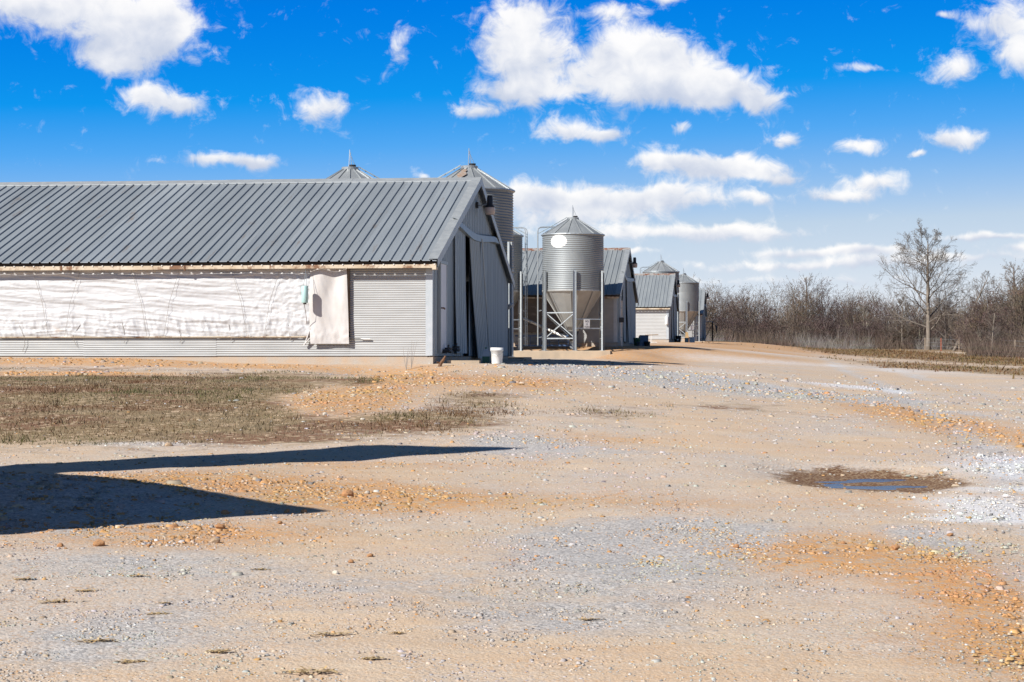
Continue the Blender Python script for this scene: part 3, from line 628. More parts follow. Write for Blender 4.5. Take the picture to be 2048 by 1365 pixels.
    # lamp on the gable
    lt = thing('gable_lamp', {1: 'dark yard lamp with frosted lens high on the nearest gable', 2: 'yard lamp on the gable of the second barn, behind the white-spot bin', 3: 'small yard lamp on the gable of the third barn with pale boards', 4: 'small yard lamp on the gable of the farthest barn'}[style], 'lamp',
               (t.matrix_basis @ mathutils.Vector((.03, W / 2 + .1, 3.83)))[:], YAW, 'gable lamps')
    MB().box(0, .05, -.10, .10, -.06, .09).build('bracket', M_BLACK, lt)
    MB().tube([(.03, 0, 0), (.30, 0, .04)], .02, 6).build('arm', M_STEEL, lt)
    MB().lathe([(.001, .26), (.06, .26), (.075, .20), (.075, .02), (.13, -.03), (.13, -.05), (.001, -.05)], 14, c=(.34, 0, 0)).build('housing', M_BLACK, lt, True)
    MB().lathe([(.13, -.05), (.135, -.11), (.12, -.22), (.10, -.23), (.001, -.23)], 14, c=(.34, 0, 0)).build('lens', M_REFR, lt, True)
    return t
import mathutils
def at(t, p): return (t.matrix_basis @ mathutils.Vector(p))[:]
barn1 = barn('poultry_barn', 'long nearest barn with white tarp curtain, blue-grey metal roof and battered sliding doors', (-1.76, 44, 0), 27, 1, 2)
barn2 = barn('poultry_barn', 'second barn, its rusty-ridged roof and dark side wall shaded by the feed bins', (4.64, 88, .60), 15, 2, 1)
barn3 = barn('poultry_barn', 'third barn with pale board side wall in full sun', (10.15, 129, 1.08), 12, 3, 1)
barn4 = barn('poultry_barn', 'farthest barn, only its right end showing past the feed bin', (16.46, 173, 1.55), 12, 4, 1)
# what only the nearest barn shows: flap, post, cords, rod, damage
q = MB(); nz, nx_ = 50, 60; X = np.linspace(-2.72, -1.90, nx_)[None, :] * np.ones((nz, 1)); T = np.linspace(0, 1, nz)[:, None] * np.ones((1, nx_)); Z = .27 + 1.72 * T
X = X + .05 * (1 - T) * ((X + 2.72) / .8) - .03 * np.sin(3 * T) * ((X + 1.9) / -.8)
Y = -.085 - .035 * np.sin(9.5 * (X + 2.7) + .8 * np.sin(4 * T)) * (.4 + .6 * T) - .05 * fbm(X / .25 + T, Z / .55 + X * 1.3, 4, 3) - .03 * np.exp(-((T - .1) / .1) ** 2) * fbm(X / .1, Z / .1, 8, 2)
q.grid(np.stack([X, Y, Z], -1)); tag(q.build('curtain_flap', M_TARP2, barn1, True), 'cream tarp flap hanging loose at the end of the curtain')
MB().box(-1.945, -1.86, -.03, -.004, .55, 1.96).build('wall_post', M_WOOD, barn1)
MB().bar((-2.72, -.05, 1.98), (-2.60, -.10, .95), .05, .03).build('wall_batten', M_WOOD, barn1)
MB().tube([(-2.35, -.10, .375), (-1.42, -.05, .375)], .009, 5).build('curtain_rod', M_BLACK, barn1)
MB().tube([(-1.60, -.05, .378), (-1.38, -.05, .376)], .016, 6).build('rod_grip', M_WHITE, barn1)
for k, (x, zt, zb, dx) in enumerate(((-9.35, .44, .10, .10), (-8.2, .46, .22, -.18), (-7.0, .50, .30, .05), (-5.7, .46, .30, .08), (-4.55, .46, .33, .04), (-3.2, .44, .35, .03))):
    MB().tube([(x - dx, -.09, zt + .25), (x, -.075, zt), (x + .02, -.055, (zt + zb) / 2), (x - dx * .4, -.04, zb)], .006, 4).build('curtain_cord', M_ROPE, barn1)
for k in range(10):      # lashings over the curtain
    x = -3.4 - 1.15 * k
    MB().tube([(x, -.11, HW - .12), (x - .25 * (-1) ** k, -.125, 1.2), (x - .38 * (-1) ** k, -.11, .45)], .004, 4).build('lashing', M_ROPE, barn1)
q = MB(); q.bar((-2.72, -.10, .62), (-2.86, -.08, .25), .05, .02); q.bar((-2.74, -.10, .40), (-2.88, -.085, .24), .04, .02); q.build('torn_hem', M_TARP2, barn1)
# hanging weight
wt = thing('curtain_weight', 'pale teal jug-shaped weight hanging on wires before the white curtain', 'weight', at(barn1, (-2.79, -.38, 1.17)), YAW)
MB().lathe([(.001, 0), (.066, 0), (.074, .012), (.074, .36), (.066, .378), (.001, .378)], 18).build('body', M_TEAL, wt, True)
q = MB(); q.tube([(-.03, 0, .37), (-.01, .10, .66), (.0, .14, .80)], .005, 4); q.tube([(.035, 0, .37), (.01, .10, .66)], .005, 4); q.tube([(0, .14, .80), (.10, .28, .86)], .006, 4); q.tube([(0, .14, .80), (-.45, .24, .82)], .006, 4); q.build('wire', M_STEEL, wt)
q = MB(); q.tube([(-.02, 0, 0), (.01, .06, -.22), (.0, .2, -.46)], .006, 4); q.build('chain', M_RUSTY, wt)
MB().box(-.035, .035, -.008, .008, -.03, .004).build('clip', M_BLACK, wt)
# black feed fittings low on the nearest gable
for (v, z) in ((1.15, .10), (2.35, .14)):
    o = thing('pipe_fitting', 'black pipe fitting low on the gable %s' % ('at the white door foot' if v < 2 else 'beside the sliding door'), 'fitting', at(barn1, (.05, v, z)), YAW)
    q = MB(); q.tube([(0, -.12, 0), (.14, -.1, .02), (.16, .16, 0)], .045, 8); q.build('elbow', M_BLACK, o)
    MB().lathe([(.001, -.05), (.085, -.05), (.085, .06), (.001, .06)], 10, c=(.12, .05, .03)).build('valve_body', M_BLACK, o)
    MB().tube([(.12, .05, .06), (.12, .05, .14), (.12, .18, .14)], .02, 6).build('valve_lever', M_BLACK, o)
# concrete step along the gable
st = thing('concrete_step', 'low concrete step below the sliding doors of the nearest barn', 'step', (-1.45, 44.35, -.24), R(-3))
q = MB(); q.box(0, .72, 0, .42, 0, .14); q.build('slab', M_CONC2, st)
# grey boarding on barn 2 corner, pipe with black meter box
dp = thing('downpipe', 'white standpipe at the front corner of the second barn', 'pipe', at(barn2, (.20, .1, -.2)), YAW)
MB().tube([(0, 0, 0), (0, 0, 2.05)], .04, 8).build('pipe', M_PIPE, dp); MB().box(-.11, .11, -.08, .08, 1.08, 1.30).build('meter_box', M_BLACK, dp)
for z in (.4, 1.7): MB().box(-.12, .05, -.05, .05, z, z + .04).build('pipe_clamp', M_STEEL, dp)
bt = thing('wall_canister', 'white canister hung on the pale wall corner of the third barn', 'canister', at(barn3, (-.12, -.16, .95)), YAW)
MB().lathe([(.001, 0), (.10, 0), (.11, .03), (.11, .46), (.06, .54), (.03, .56), (.03, .62), (.001, .62)], 14).build('body', M_WHITE, bt, True)
MB().box(-.13, .13, .10, .135, .2, .26).build('strap', M_STEEL, bt)
MB().tube([(0, 0, .62), (0, .1, .95)], .008, 4).build('hanger', M_STEEL, bt)

# ------------------------------------------------------------------ feed bins
BR, EAVE, CYL0, HOP0 = 1.32, 5.0, 2.56, .84
def ring_mesh():
    prof = []; pitch = .0813; n = 10
    for i in range(n * 6 + 1):
        z = i * pitch / 6; prof.append((BR + .013 * math.sin(2 * math.pi * z / pitch), z))
    return MB().lathe(prof, 72).mesh('wall_ring', M_BIN, True)
RING = ring_mesh()
NS = 14
def sector(prof, m, name, rib):
    a = math.pi / NS; b_ = MB(); b_.lathe(prof, 4, -a, a)
    if rib:
        (r0, z0), (r1, z1) = prof[0], prof[-1]
        d = np.array((math.sin(a), -math.cos(a)))
        b_.bar((d[0] * r0, d[1] * r0, z0 + .012), (d[0] * r1, d[1] * r1, z1 + .012), .022, .035)
    return b_.mesh(name, m, False)
ROOFSEC = sector([(BR + .05, EAVE - .02), (.25, EAVE + .66)], M_BINROOF, 'roof_panel', True)
NH = 8
def hop_sector():
    a = math.pi / NH; b_ = MB(); b_.lathe([(BR - .005, CYL0 + .02), (.24, HOP0)], 3, -a, a)
    d = np.array((math.sin(a), -math.cos(a)))
    for k in range(22):      # bolts along the lap seam
        s = (k + .5) / 22; r = BR + (.24 - BR) * s; z = CYL0 + (HOP0 - CYL0) * s
        b_.box(d[0] * r - .012, d[0] * r + .012, d[1] * r - .012, d[1] * r + .012, z - .012, z + .012)
    b_.bar((d[0] * BR, d[1] * BR, CYL0), (d[0] * .25, d[1] * .25, HOP0), .05, .012, (d[0], d[1], .6))
    return b_.mesh('hopper_panel', M_HOP, False)
HOPSEC = hop_sector()
def leg_mesh():
    b_ = MB(); h = 3.42
    b_.box(-.075, .075, -.008, 0, 0, h); b_.box(-.075, -.067, -.07, -.008, 0, h); b_.box(.067, .075, -.07, -.008, 0, h)
    b_.box(-.11, .11, -.10, .05, 0, .014)
    for k in range(30): b_.box(-.02, .02, -.014, -.008, .12 + k * .11, .16 + k * .11)
    return b_.mesh('leg', M_STEEL)
LEG = leg_mesh()
def feed_bin(label, loc, rz, lad_phi, spot=False, sign=False, simple=False, scale=1.0):
    t = thing('feed_bin', label, 'feed bin', loc, rz, 'corrugated feed bins beside the barns'); t.scale = (scale,) * 3
    for k in range(3):
        o = put_mesh('wall_ring', RING, t, (0, 0, CYL0 + .813 * k)); o.rotation_euler.z = .3 * k
    for k in range(NS):
        o = put_mesh('roof_panel', ROOFSEC, t); o.rotation_euler.z = 2 * math.pi * k / NS
    MB().lathe([(BR + .02, EAVE - .06), (BR + .065, EAVE - .03), (BR + .06, EAVE + .005)], 48).build('eave_ring', M_STEEL, t)
    for k in range(NH):
        o = put_mesh('hopper_panel', HOPSEC, t); o.rotation_euler.z = 2 * math.pi * (k + .35) / NH
    MB().lathe([(BR + .012, CYL0 - .03), (BR + .022, CYL0), (BR + .02, CYL0 + .05)], 48).build('hopper_ring', M_HOP, t)
    MB().lathe([(.24, HOP0 + .01), (.25, .80), (.17, .60), (.15, .42), (.001, .42)], 16).build('hopper_boot', M_BLACK, t, True)
    cap = MB().lathe([(.25, EAVE + .64), (.26, EAVE + .74), (.24, EAVE + .75), (.001, EAVE + .77)], 20).build('roof_cap', M_BINROOF, t)
    MB().lathe([(.10, EAVE + .765), (.11, EAVE + .81), (.001, EAVE + .82)], 10, c=(.10, -.1, 0)).build('cap_latch', M_BLACK, cap)
    q = MB(); q.tube([(-.03, -.05, EAVE + .7), (-.01, 0, EAVE + 1.28)], .012, 5); q.tube([(.05, .02, EAVE + .7), (.01, 0, EAVE + 1.2)], .010, 5); q.tube([(.2, 0, EAVE + .7), (.0, 0, EAVE + 1.15)], .007, 4); q.build('lid_rod', M_STEEL, t)
    for k in range(6):
        a = math.pi / 3 * k; o = put_mesh('leg', LEG, t, (1.40 * math.sin(a), -1.40 * math.cos(a), 0)); o.rotation_euler.z = a
    def legp(k, z, r=1.385): a = math.pi / 3 * k; return (r * math.sin(a), -r * math.cos(a), z)
    for k in range(6):
        if k % 2 == 1:       # X-braced bay
            for z in (.52, 1.62): MB().bar(legp(k, z), legp(k + 1, z), .045, .045).build('brace', M_STEEL, t)
            MB().bar(legp(k, .55), legp(k + 1, 1.60), .035, .035).build('brace', M_STEEL, t); MB().bar(legp(k, 1.60, 1.36), legp(k + 1, .55, 1.36), .035, .035).build('brace', M_STEEL, t)
        else:
            for z in (.95, 1.34): MB().bar(legp(k, z), legp(k + 1, z), .045, .045).build('brace', M_STEEL, t)
    # ladder with a hooped top, and the roof ladder
    rl = 1.52; ld = bpy.data.objects.new('ladder', None); C.objects.link(ld); ld.parent = t; ld.rotation_euler.z = lad_phi; ld.empty_display_size = .1
    top = EAVE + .33
    for s in (-.18, .18):
        pts = [(s, -rl, .22), (s, -rl, top - .18), (s, -rl + .03, top - .06), (s, -rl + .10, top - .01), (s, -rl + .2, top), (s, -.62, top + .02)]
        MB().tube(pts, .021, 6).build('rail', M_STEEL, ld)
        MB().tube([(s, -rl + .02, EAVE + .06), (s, -.26, EAVE + .76)], .011, 5).build('rail', M_GABLE, ld)
    for k in range(15): MB().tube([(-.18, -rl, .45 + .32 * k), (.18, -rl, .45 + .32 * k)], .014, 5).build('rung', M_STEEL, ld)
    for k in range(4): MB().tube([(-.18, -rl + .25 + .27 * k, EAVE + .18 + .152 * k), (.18, -rl + .25 + .27 * k, EAVE + .18 + .152 * k)], .014, 5).build('rung', M_STEEL, ld)
    for z in (.55, 1.7, 3.0, 4.2): MB().bar((0, -rl, z), (0, -BR, z + .05), .03, .03).build('stand_off', M_STEEL, ld)
    if spot:
        # worn white paint spot, laid on the ribs
        n = 22; V = []; c_a, c_z = -.54, 4.66
        V.append((0, 0)); pts = [(.40 * math.cos(2 * math.pi * i / n) * (1 + .04 * math.sin(3 * i)), .275 * math.sin(2 * math.pi * i / n)) for i in range(n)]
        rows = []
        for i in range(41):
            zz = c_z - .275 + .55 * i / 40; hw_ = .385 * math.sqrt(max(0, 1 - ((zz - c_z) / .275) ** 2)) + .01
            hw_ *= 1 + .03 * math.sin(i * 1.7)
            zl = (zz - CYL0) % .813; rr = BR + .013 * math.sin(2 * math.pi * zl / .0813) + .004
            rows.append([(rr * math.sin(c_a + hw_ * s / BR), -rr * math.cos(c_a + hw_ * s / BR), zz) for s in np.linspace(-1, 1, 12)])
        MB().grid(np.array(rows)).build('paint_spot', M_WHITE, t)
    if sign:
        a, b2 = np.array(legp(0, 0)), np.array(legp(1, 0)); d = (b2 - a) / np.linalg.norm(b2 - a); nrm = np.array((d[1], -d[0], 0)); c = a + d * .60 + nrm * .035
        sg = bpy.data.objects.new('sign', None); C.objects.link(sg); sg.parent = t; sg.location = (c[0], c[1], 1.14); sg.rotation_euler.z = math.atan2(d[1], d[0]); sg.empty_display_size = .1
        tag(sg, 'small white sign with three short lines of black letters')
        MB().box(-.15, .15, -.006, .006, -.19, .19).build('plate', M_WHITE, sg)
        if not simple:
            for txt, z, sz in (('NO', .07, .12), ('U', -.05, .12), ('TURN', -.165, .10)):
                cu = bpy.data.curves.new('lettering', 'FONT'); cu.body = txt; cu.size = sz; cu.align_x = 'CENTER'; cu.extrude = .0008
                o = bpy.data.objects.new('lettering', cu); dg = None
                C.objects.link(o); bpy.context.view_layer.update()
                me = bpy.data.meshes.new_from_object(o.evaluated_get(bpy.context.evaluated_depsgraph_get())); bpy.data.objects.remove(o)
                me.materials.clear(); me.materials.append(M_INK)
                o = put_mesh('lettering', me, sg, (0, -.0085, z)); o.rotation_euler.x = R(90)
    return t
def px_x(px, y): return (px - 1024) / 3982.2 * y
A_ROT = R(-2)
bin_a = feed_bin('tall corrugated feed bin with a rust patch on its roof, rising behind the nearest gable', (px_x(938.5, 59.9), 59.9, -.03), A_ROT, R(-84))
bin_b = feed_bin('feed bin of which only the cone roof shows over the middle of the nearest roof', (px_x(700, 60.3), 60.3, -.03), R(-9), R(98))
bin_c = feed_bin('feed bin with a white painted oval, standing on the concrete pad', (px_x(1146, 86.0), 86.0, .23), R(1), R(-90), True, True)
bin_d = feed_bin('feed bin half hidden between the nearest barn and the white-oval bin', (px_x(984, 86.4), 86.4, .22), R(3), R(74))
bin_e = feed_bin('feed bin with streaked roof behind the third barn', (px_x(1322, 145.5), 145.5, 1.15), R(-4), R(-80))
bin_f = feed_bin('smaller-looking far feed bin in front of the farthest barn', (px_x(1367, 170.2), 170.2, 1.25), R(5), R(-120), False, True, True)
# rust patch on bin a's roof
q = MB(); rows = []
for s in np.linspace(.12, .62, 8):
    r = .25 + (BR - .2) * s; z = EAVE + .66 - .66 * (r - .25) / (BR + .05 - .25) + .045; h_ = .16 * (.6 + .8 * rng.random()) * math.sin(math.pi * (s - .05) / .66) / r * .8
    rows.append([(r * math.sin(-.28 + h_ * u), -r * math.cos(-.28 + h_ * u), z) for u in np.linspace(-1, 1, 6)])
M_RPATCH = mat('rust bloom', (.30, .17, .09), (.33, .31, .29), .7, .2, 16)
MB().grid(np.array(rows)).build('rust_patch', M_RPATCH, bin_a)
# pads
def pad(label, x0, x1, y0, y1, z0, z1):
    t = thing('concrete_pad', label, 'pad', ((x0 + x1) / 2, y0, z0), R(-4))
    hx = (x1 - x0) / 2; d = y1 - y0; h = z1 - z0; b_ = .02
    q = MB(); q.add([(-hx, 0, 0), (hx, 0, 0), (hx, d, 0), (-hx, d, 0), (-hx, 0, h - b_), (hx, 0, h - b_), (hx, d, h - b_), (-hx, d, h - b_), (-hx + b_, b_, h), (hx - b_, b_, h), (hx - b_, d - b_, h), (-hx + b_, d - b_, h)],
                [(0, 1, 5, 4), (1, 2, 6, 5), (2, 3, 7, 6), (3, 0, 4, 7), (4, 5, 9, 8), (5, 6, 10, 9), (6, 7, 11, 10), (7, 4, 8, 11), (8, 9, 10, 11)])
    q.build('slab', M_CONC2, t); return t
pad('long concrete pad under the white-oval feed bin', -3.0, 4.15, 84.2, 87.8, -.45, .222)
pad('concrete pad under the bins behind the nearest barn', -6.6, .35, 58.0, 61.9, -.5, -.035)
pad('concrete pad under the far feed bin', 13.0, 16.3, 168.4, 172.0, .7, 1.245)
# feed augers
def auger(label, p, q_, r=.055):
    t = thing('feed_auger', label, 'auger pipe', p)
    d = np.array(q_) - np.array(p)
    MB().tube([(0, 0, 0), tuple(d * .62)], r, 10).build('pipe', M_PIPE, t, True); MB().tube([tuple(d * .60), tuple(d)], r * 1.05, 10).build('pipe', M_PIPE, t, True)
    for s in (.3, .61, .8): MB().tube([tuple(d * (s - .012)), tuple(d * (s + .012))], r * 1.35, 10).build('collar', M_STEEL, t)
    return t
auger('white auger pipe slanting down to the boot of the white-oval bin', (px_x(1150, 86), 86.0, .62), (px_x(1040, 87.6), 87.6, 1.72))
auger('short auger pipe under the bin behind the nearest gable', (px_x(938, 59.9), 59.9, .55), (px_x(1024, 60.4), 57.9, 1.5), .06)
# ladder lying against barn 2
ldr = thing('lying_ladder', 'dark blue steel ladder lying along the foot of the second barn', 'ladder', (px_x(1030, 87.2), 87.35, .46), R(-7))
for z in (0, .42): MB().bar((0, 0, z), (2.5, .02, z), .05, .06).build('rail', M_BLUEST, ldr)
for k in range(6): MB().bar((.25 + .42 * k, 0, .02), (.25 + .42 * k, 0, .40), .035, .035).build('rung', M_BLUEST, ldr)

# ------------------------------------------------------------------ odds and ends around the barns
def gz(x, y): return float(ground_z(np.array(x), np.array(y)))
def pail(name, label, cat, x, y, h, r0, r1, m, lid=None, handle=True):
    t = thing(name, label, cat, (x, y, gz(x, y) + .002))
    MB().lathe([(.001, 0), (r0, 0), (r0 + .004, .02), (r1 - .004, h * .82), (r1 + .008, h * .83), (r1 + .008, h * .87), (r1, h * .88), (r1 + .006, h), (r1 - .006, h), (r0 - .008, .02), (.001, .02)], 22).build('shell', m, t, True)
    if lid: MB().lathe([(r1 + .010, h - .02), (r1 + .012, h + .012), (.001, h + .018)], 22).build('lid', lid, t, True)
    if handle: MB().tube([(-r1 - .01, 0, h * .85), (-r1 * .7, -r1 * .75, h * .62), (0, -r1 * 1.05, h * .52), (r1 * .7, -r1 * .75, h * .62), (r1 + .01, 0, h * .85)], .004, 5).build('bail_handle', M_STEEL, t)
    return t
pail('plastic_bucket', 'white plastic bucket standing at the right end of the nearest gable', 'bucket', px_x(994, 44.9), 44.9, .37, .115, .145, M_WHITE, None)
j = thing('plastic_jug', 'translucent jug with green band beside the white bucket', 'jug', (px_x(972, 46.3), 46.3, gz(px_x(972, 46.3), 46.3)))
MB().box(-.085, .085, -.075, .075, 0, .15).build('lower_body', M_GREEN, j)
MB().add([(-.083, -.073, .15), (.083, -.073, .15), (.083, .073, .15), (-.083, .073, .15), (-.08, -.07, .26), (.08, -.07, .26), (.08, .07, .26), (-.08, .07, .26), (-.03, -.03, .33), (.03, -.03, .33), (.03, .03, .33), (-.03, .03, .33)],
         [(0, 1, 5, 4), (1, 2, 6, 5), (2, 3, 7, 6), (3, 0, 4, 7), (4, 5, 9, 8), (5, 6, 10, 9), (6, 7, 11, 10), (7, 4, 8, 11), (8, 9, 10, 11)]).build('upper_body', M_CORNER, j)
MB().lathe([(.03, .33), (.03, .36), (.001, .36)], 10).build('cap', M_GREEN, j); MB().tube([(.03, 0, .33), (.09, 0, .31), (.085, 0, .22)], .012, 6).build('grip', M_CORNER, j)
# junk by barns 2-4
def crate(name, label, cat, x, y, w, d, h, m, tilt=0.0, rz=0.0, ribs=True):
    t = thing(name, label, cat, (x, y, gz(x, y) + .005), rz); t.rotation_euler = (tilt, 0, rz)
    q = MB(); k = .03; q.box(-w / 2, w / 2, -d / 2, d / 2, 0, k); q.box(-w / 2, -w / 2 + k, -d / 2, d / 2, k, h); q.box(w / 2 - k, w / 2, -d / 2, d / 2, k, h); q.box(-w / 2 + k, w / 2 - k, -d / 2, -d / 2 + k, k, h); q.box(-w / 2 + k, w / 2 - k, d / 2 - k, d / 2, k, h)
    q.build('shell', m, t)
    q = MB(); q.box(-w / 2 - .015, w / 2 + .015, -d / 2 - .015, -d / 2, h - .05, h); q.box(-w / 2 - .015, w / 2 + .015, d / 2, d / 2 + .015, h - .05, h); q.box(-w / 2 - .015, -w / 2, -d / 2, d / 2, h - .05, h); q.box(w / 2, w / 2 + .015, -d / 2, d / 2, h - .05, h); q.build('rim', m, t)
    return t
crate('plastic_bin', 'dull blue plastic bin tilted on its side by the second barn', 'bin', px_x(1288, 99), 99, .42, .3, .52, M_BLUE, R(-14), R(6))
crate('plastic_crate', 'grey-blue crate on the ground below the tilted blue bin', 'crate', px_x(1287, 97.6), 97.6, .55, .35, .22, M_BLUE, 0, R(20))
pail('plastic_bucket', 'dark green bucket at the foot of the second gable', 'bucket', px_x(1274, 98.3), 98.3, .42, .14, .17, M_GREEN, None, False)
pail('plastic_bucket', 'dark bucket beside the crate below the tilted blue bin', 'bucket', px_x(1294, 97.4), 97.4, .24, .12, .14, M_BLACK, None, False)
tb = thing('trestle', 'pale wooden trestle leaning by the pale wall of the third barn', 'trestle', (px_x(1301, 126), 126, gz(px_x(1301, 126), 126)))
for dx in (-.28, .02): MB().bar((dx, 0, 0), (dx + .03, .05, .58), .06, .04).build('upright', M_PIPE, tb)
MB().bar((-.34, .03, .50), (.5, .03, .53), .05, .07).build('rail', M_WOOD, tb); MB().bar((-.3, .02, .06), (.4, .0, .05), .08, .05).build('foot', M_PIPE, tb)
pail('feed_tub', 'wide black feed tub with a white label near the third barn', 'tub', px_x(1355, 135), 135, .46, .21, .25, M_BLACK, None, False)
lb = MB().box(-.05, .05, -.26, -.245, .14, .24).build('label', M_WHITE, bpy.data.objects['feed_tub'])
crate('foam_box', 'white foam box beside the black feed tub', 'box', px_x(1384, 137), 137, .34, .3, .37, M_WHITE, 0, R(-15))
crate('plastic_crate', 'teal crate between the black tub and the white foam box', 'crate', px_x(1373.5, 137.3), 137.3, .22, .25, .32, M_TEAL, 0, R(10))
bd = thing('cardboard_sheet', 'tan folded cardboard leaning under the far feed bin', 'cardboard', (px_x(1374, 166), 166, gz(px_x(1374, 166), 166)))
MB().add([(-.2, 0, 0), (.2, 0, 0), (.1, .15, .85), (-.1, .15, .9), (-.2, .02, 0), (.2, .02, 0), (.1, .17, .85), (-.1, .17, .9)], [(0, 1, 2, 3), (7, 6, 5, 4), (0, 4, 5, 1), (1, 5, 6, 2), (2, 6, 7, 3), (3, 7, 4, 0)]).build('panel', mat('cardboard', (.42, .28, .13)), bd)
MB().add([(.12, -.1, 0), (.42, -.2, 0), (.35, -.02, .4), (.12, .0, .5)], [(0, 1, 2, 3)]).build('flap', mat('cardboard flap', (.38, .20, .09)), bd)
# open lean-to past the farthest barn
sx, sy = px_x(1409, 187), 187.0; s0 = gz(sx, sy)
sh = thing('lean_to', 'open lean-to with pale roof past the farthest barn', 'shed', (sx, sy, s0), R(-6))
MB().add([(-2.5, -1.2, 1.86), (.62, -1.2, 1.86), (1.1, -1.2, 1.64), (1.1, 1.6, 1.64), (.62, 1.6, 1.86), (-2.5, 1.6, 1.9), (-2.5, -1.2, 1.81), (.62, -1.2, 1.81), (1.1, -1.2, 1.59)], [(0, 1, 4, 5), (1, 2, 3, 4), (6, 7, 1, 0), (7, 8, 2, 1)]).build('roof', M_ROOF2, sh)
for x, y in ((.75, -1.1), (.75, 1.4), (-2.3, -1.1), (-.8, -1.1)): MB().box(x - .06, x + .06, y - .06, y + .06, 0, 1.82).build('post', M_DARKW, sh)
MB().bar((.0, -1.1, .1), (.7, -1.1, 1.5), .06, .06).build('brace', M_DARKW, sh); MB().bar((-2.3, -1.05, 1.3), (.75, -1.05, 1.2), .08, .06).build('rail', M_WOOD, sh)
q = MB(); rows = []
for i in range(7):
    rows.append([(.9 + .28 * j / 5 + .03 * math.sin(i + j), -1.0 + .2 * i, 1.60 - .9 * (j / 5) * (.6 + .4 * math.sin(i * 1.3)) ) for j in range(6)])
MB().grid(np.array(rows)).build('hanging_net', M_BLACK, sh)
# two made-up sheds out of view on the left, shaped to cast the foreground shadows
def shadow_shed(label, x, y, w, d, h, h2, rz, drop=0.0):
    z = gz(x, y); t = thing('shadow_caster', label, 'shed', (x, y, z), rz)
    q = MB(); q.add([(-w, 0, -.3), (0, 0, -.3), (0, -d, -.3), (-w, -d, -.3), (-w, 0, h - drop), (0, 0, h), (0, -d, h2), (-w, -d, h2 - drop)], [(0, 1, 5, 4), (1, 2, 6, 5), (2, 3, 7, 6), (3, 0, 4, 7)]); q.build('wall', M_SIDE, t)
    n = int(w / .7)
    for i in range(n):
        x0, x1 = -w + w * i / n, -w + w * (i + 1) / n - .01
        a0, a1 = drop * x0 / w, drop * x1 / w
        MB().add([(x0, .0, h + a0), (x1, .0, h + a1), (x1, -d, h2 + a1), (x0, -d, h2 + a0), (x0, .0, h + .03 + a0), (x1, .0, h + .03 + a1), (x1, -d, h2 + .03 + a1), (x0, -d, h2 + .03 + a0)], [(4, 5, 6, 7)[::-1], (0, 1, 5, 4), (1, 2, 6, 5), (2, 3, 7, 6), (3, 0, 4, 7)]).build('roof_panel', M_ROOF2, t)
    dd = MB().box(-w * .6, -w * .6 + 1.0, -d - .03, -d, 0, 2.0).build('door', M_DOORW, t); MB().box(-w * .6 + .85, -w * .6 + .92, -d - .08, -d - .03, .95, 1.05).build('handle', M_RUSTY, dd)
    return t
shadow_shed('made-up metal shed out of view on the left, shaped to shade the front left corner', -4.98, 11.93, 5.0, 2.6, 3.45, 3.2, R(-48))
shadow_shed('taller made-up metal shed out of view on the left, shaped to throw the long narrow shadow', -6.15, 16.1, 1.1, 2.4, 6.0, 5.8, R(-48), .8)

# ------------------------------------------------------------------ rocks and litter on the yard
ROCKS = [(-2.68, 12.91, 0.088, 'o', 'largest orange rock in the foreground, left of centre'), (-2.92, 12.87, 0.045, 'o', 'orange stone left of the largest foreground rock'), (-2.13, 14.78, 0.063, 'o', 'knobbly orange rock at the edge of the nearer shadow'), (-2.04, 13.92, 0.077, 'o', 'flat-topped orange rock just below the nearer shadow'), (-1.35, 16.34, 0.107, 'o', 'broad low orange rock right of the nearer shadow tip'), (-0.89, 12.49, 0.044, 'o', 'reddish stone near the lower centre of the yard'), (-0.99, 12.23, 0.043, 'o', 'orange stone just below and left of the reddish centre stone'), (-1.04, 11.73, 0.044, 'w', 'single cream-white stone low in the yard left of centre'), (-3.68, 21.34, 0.096, 't', 'tan rock behind the far narrow shadow'), (-2.36, 13.94, 0.056, 'o', 'orange stone left of the flat-topped orange rock'), (-2.36, 12.96, 0.039, 'o', 'small orange stone right of the largest foreground rock'), (-1.96, 14.83, 0.074, 't', 'pale tan rock touching the nearer shadow edge'), (-1.7, 15.04, 0.053, 'o', 'left one of two orange stones at the near shadow tip'), (-1.57, 15.06, 0.053, 'o', 'right one of two orange stones at the near shadow tip'), (-1.66, 14.23, 0.043, 'o', 'lone orange stone below the near shadow tip'), (-1.2, 16.5, 0.05, 'w', 'pale stone beside the broad low orange rock'), (2.0, 15.28, 0.038, 'w', 'small pale stone lower left of the puddle'), (1.49, 13.24, 0.053, 'o', 'orange stone in the grey gravel right of centre'), (0.72, 13.22, 0.033, 'o', 'small orange stone in the grey gravel near the centre'), (2.54, 13.2, 0.066, 'o', 'orange rock on the clay at lower right'), (3.08, 14.0, 0.049, 'o', 'orange stone nearest the white gravel at right'), (2.82, 12.84, 0.039, 'o', 'rightmost small orange stone on the lower right clay'), (2.25, 13.53, 0.034, 'o', 'small orange stone above the orange rock on the lower right clay'), (0.91, 11.41, 0.034, 'w', 'small pale stone low in the yard right of centre'), (2.76, 15.77, 0.048, 'w', 'small pale stone straight below the puddle'), (-2.45, 26.11, 0.066, 'w', 'pale rock on the orange clay below the gully'), (-1.91, 25.48, 0.058, 'w', 'smaller pale rock right of the pale rock below the gully'), (-0.06, 16.63, 0.042, 'o', 'small orange stone at mid height in the centre of the yard'), (-1.96, 13.17, 0.06, 't', 'flat tan rock right of the largest foreground rock'), (-2.53, 13.89, 0.035, 'o', 'leftmost small orange stone under the near shadow edge')]
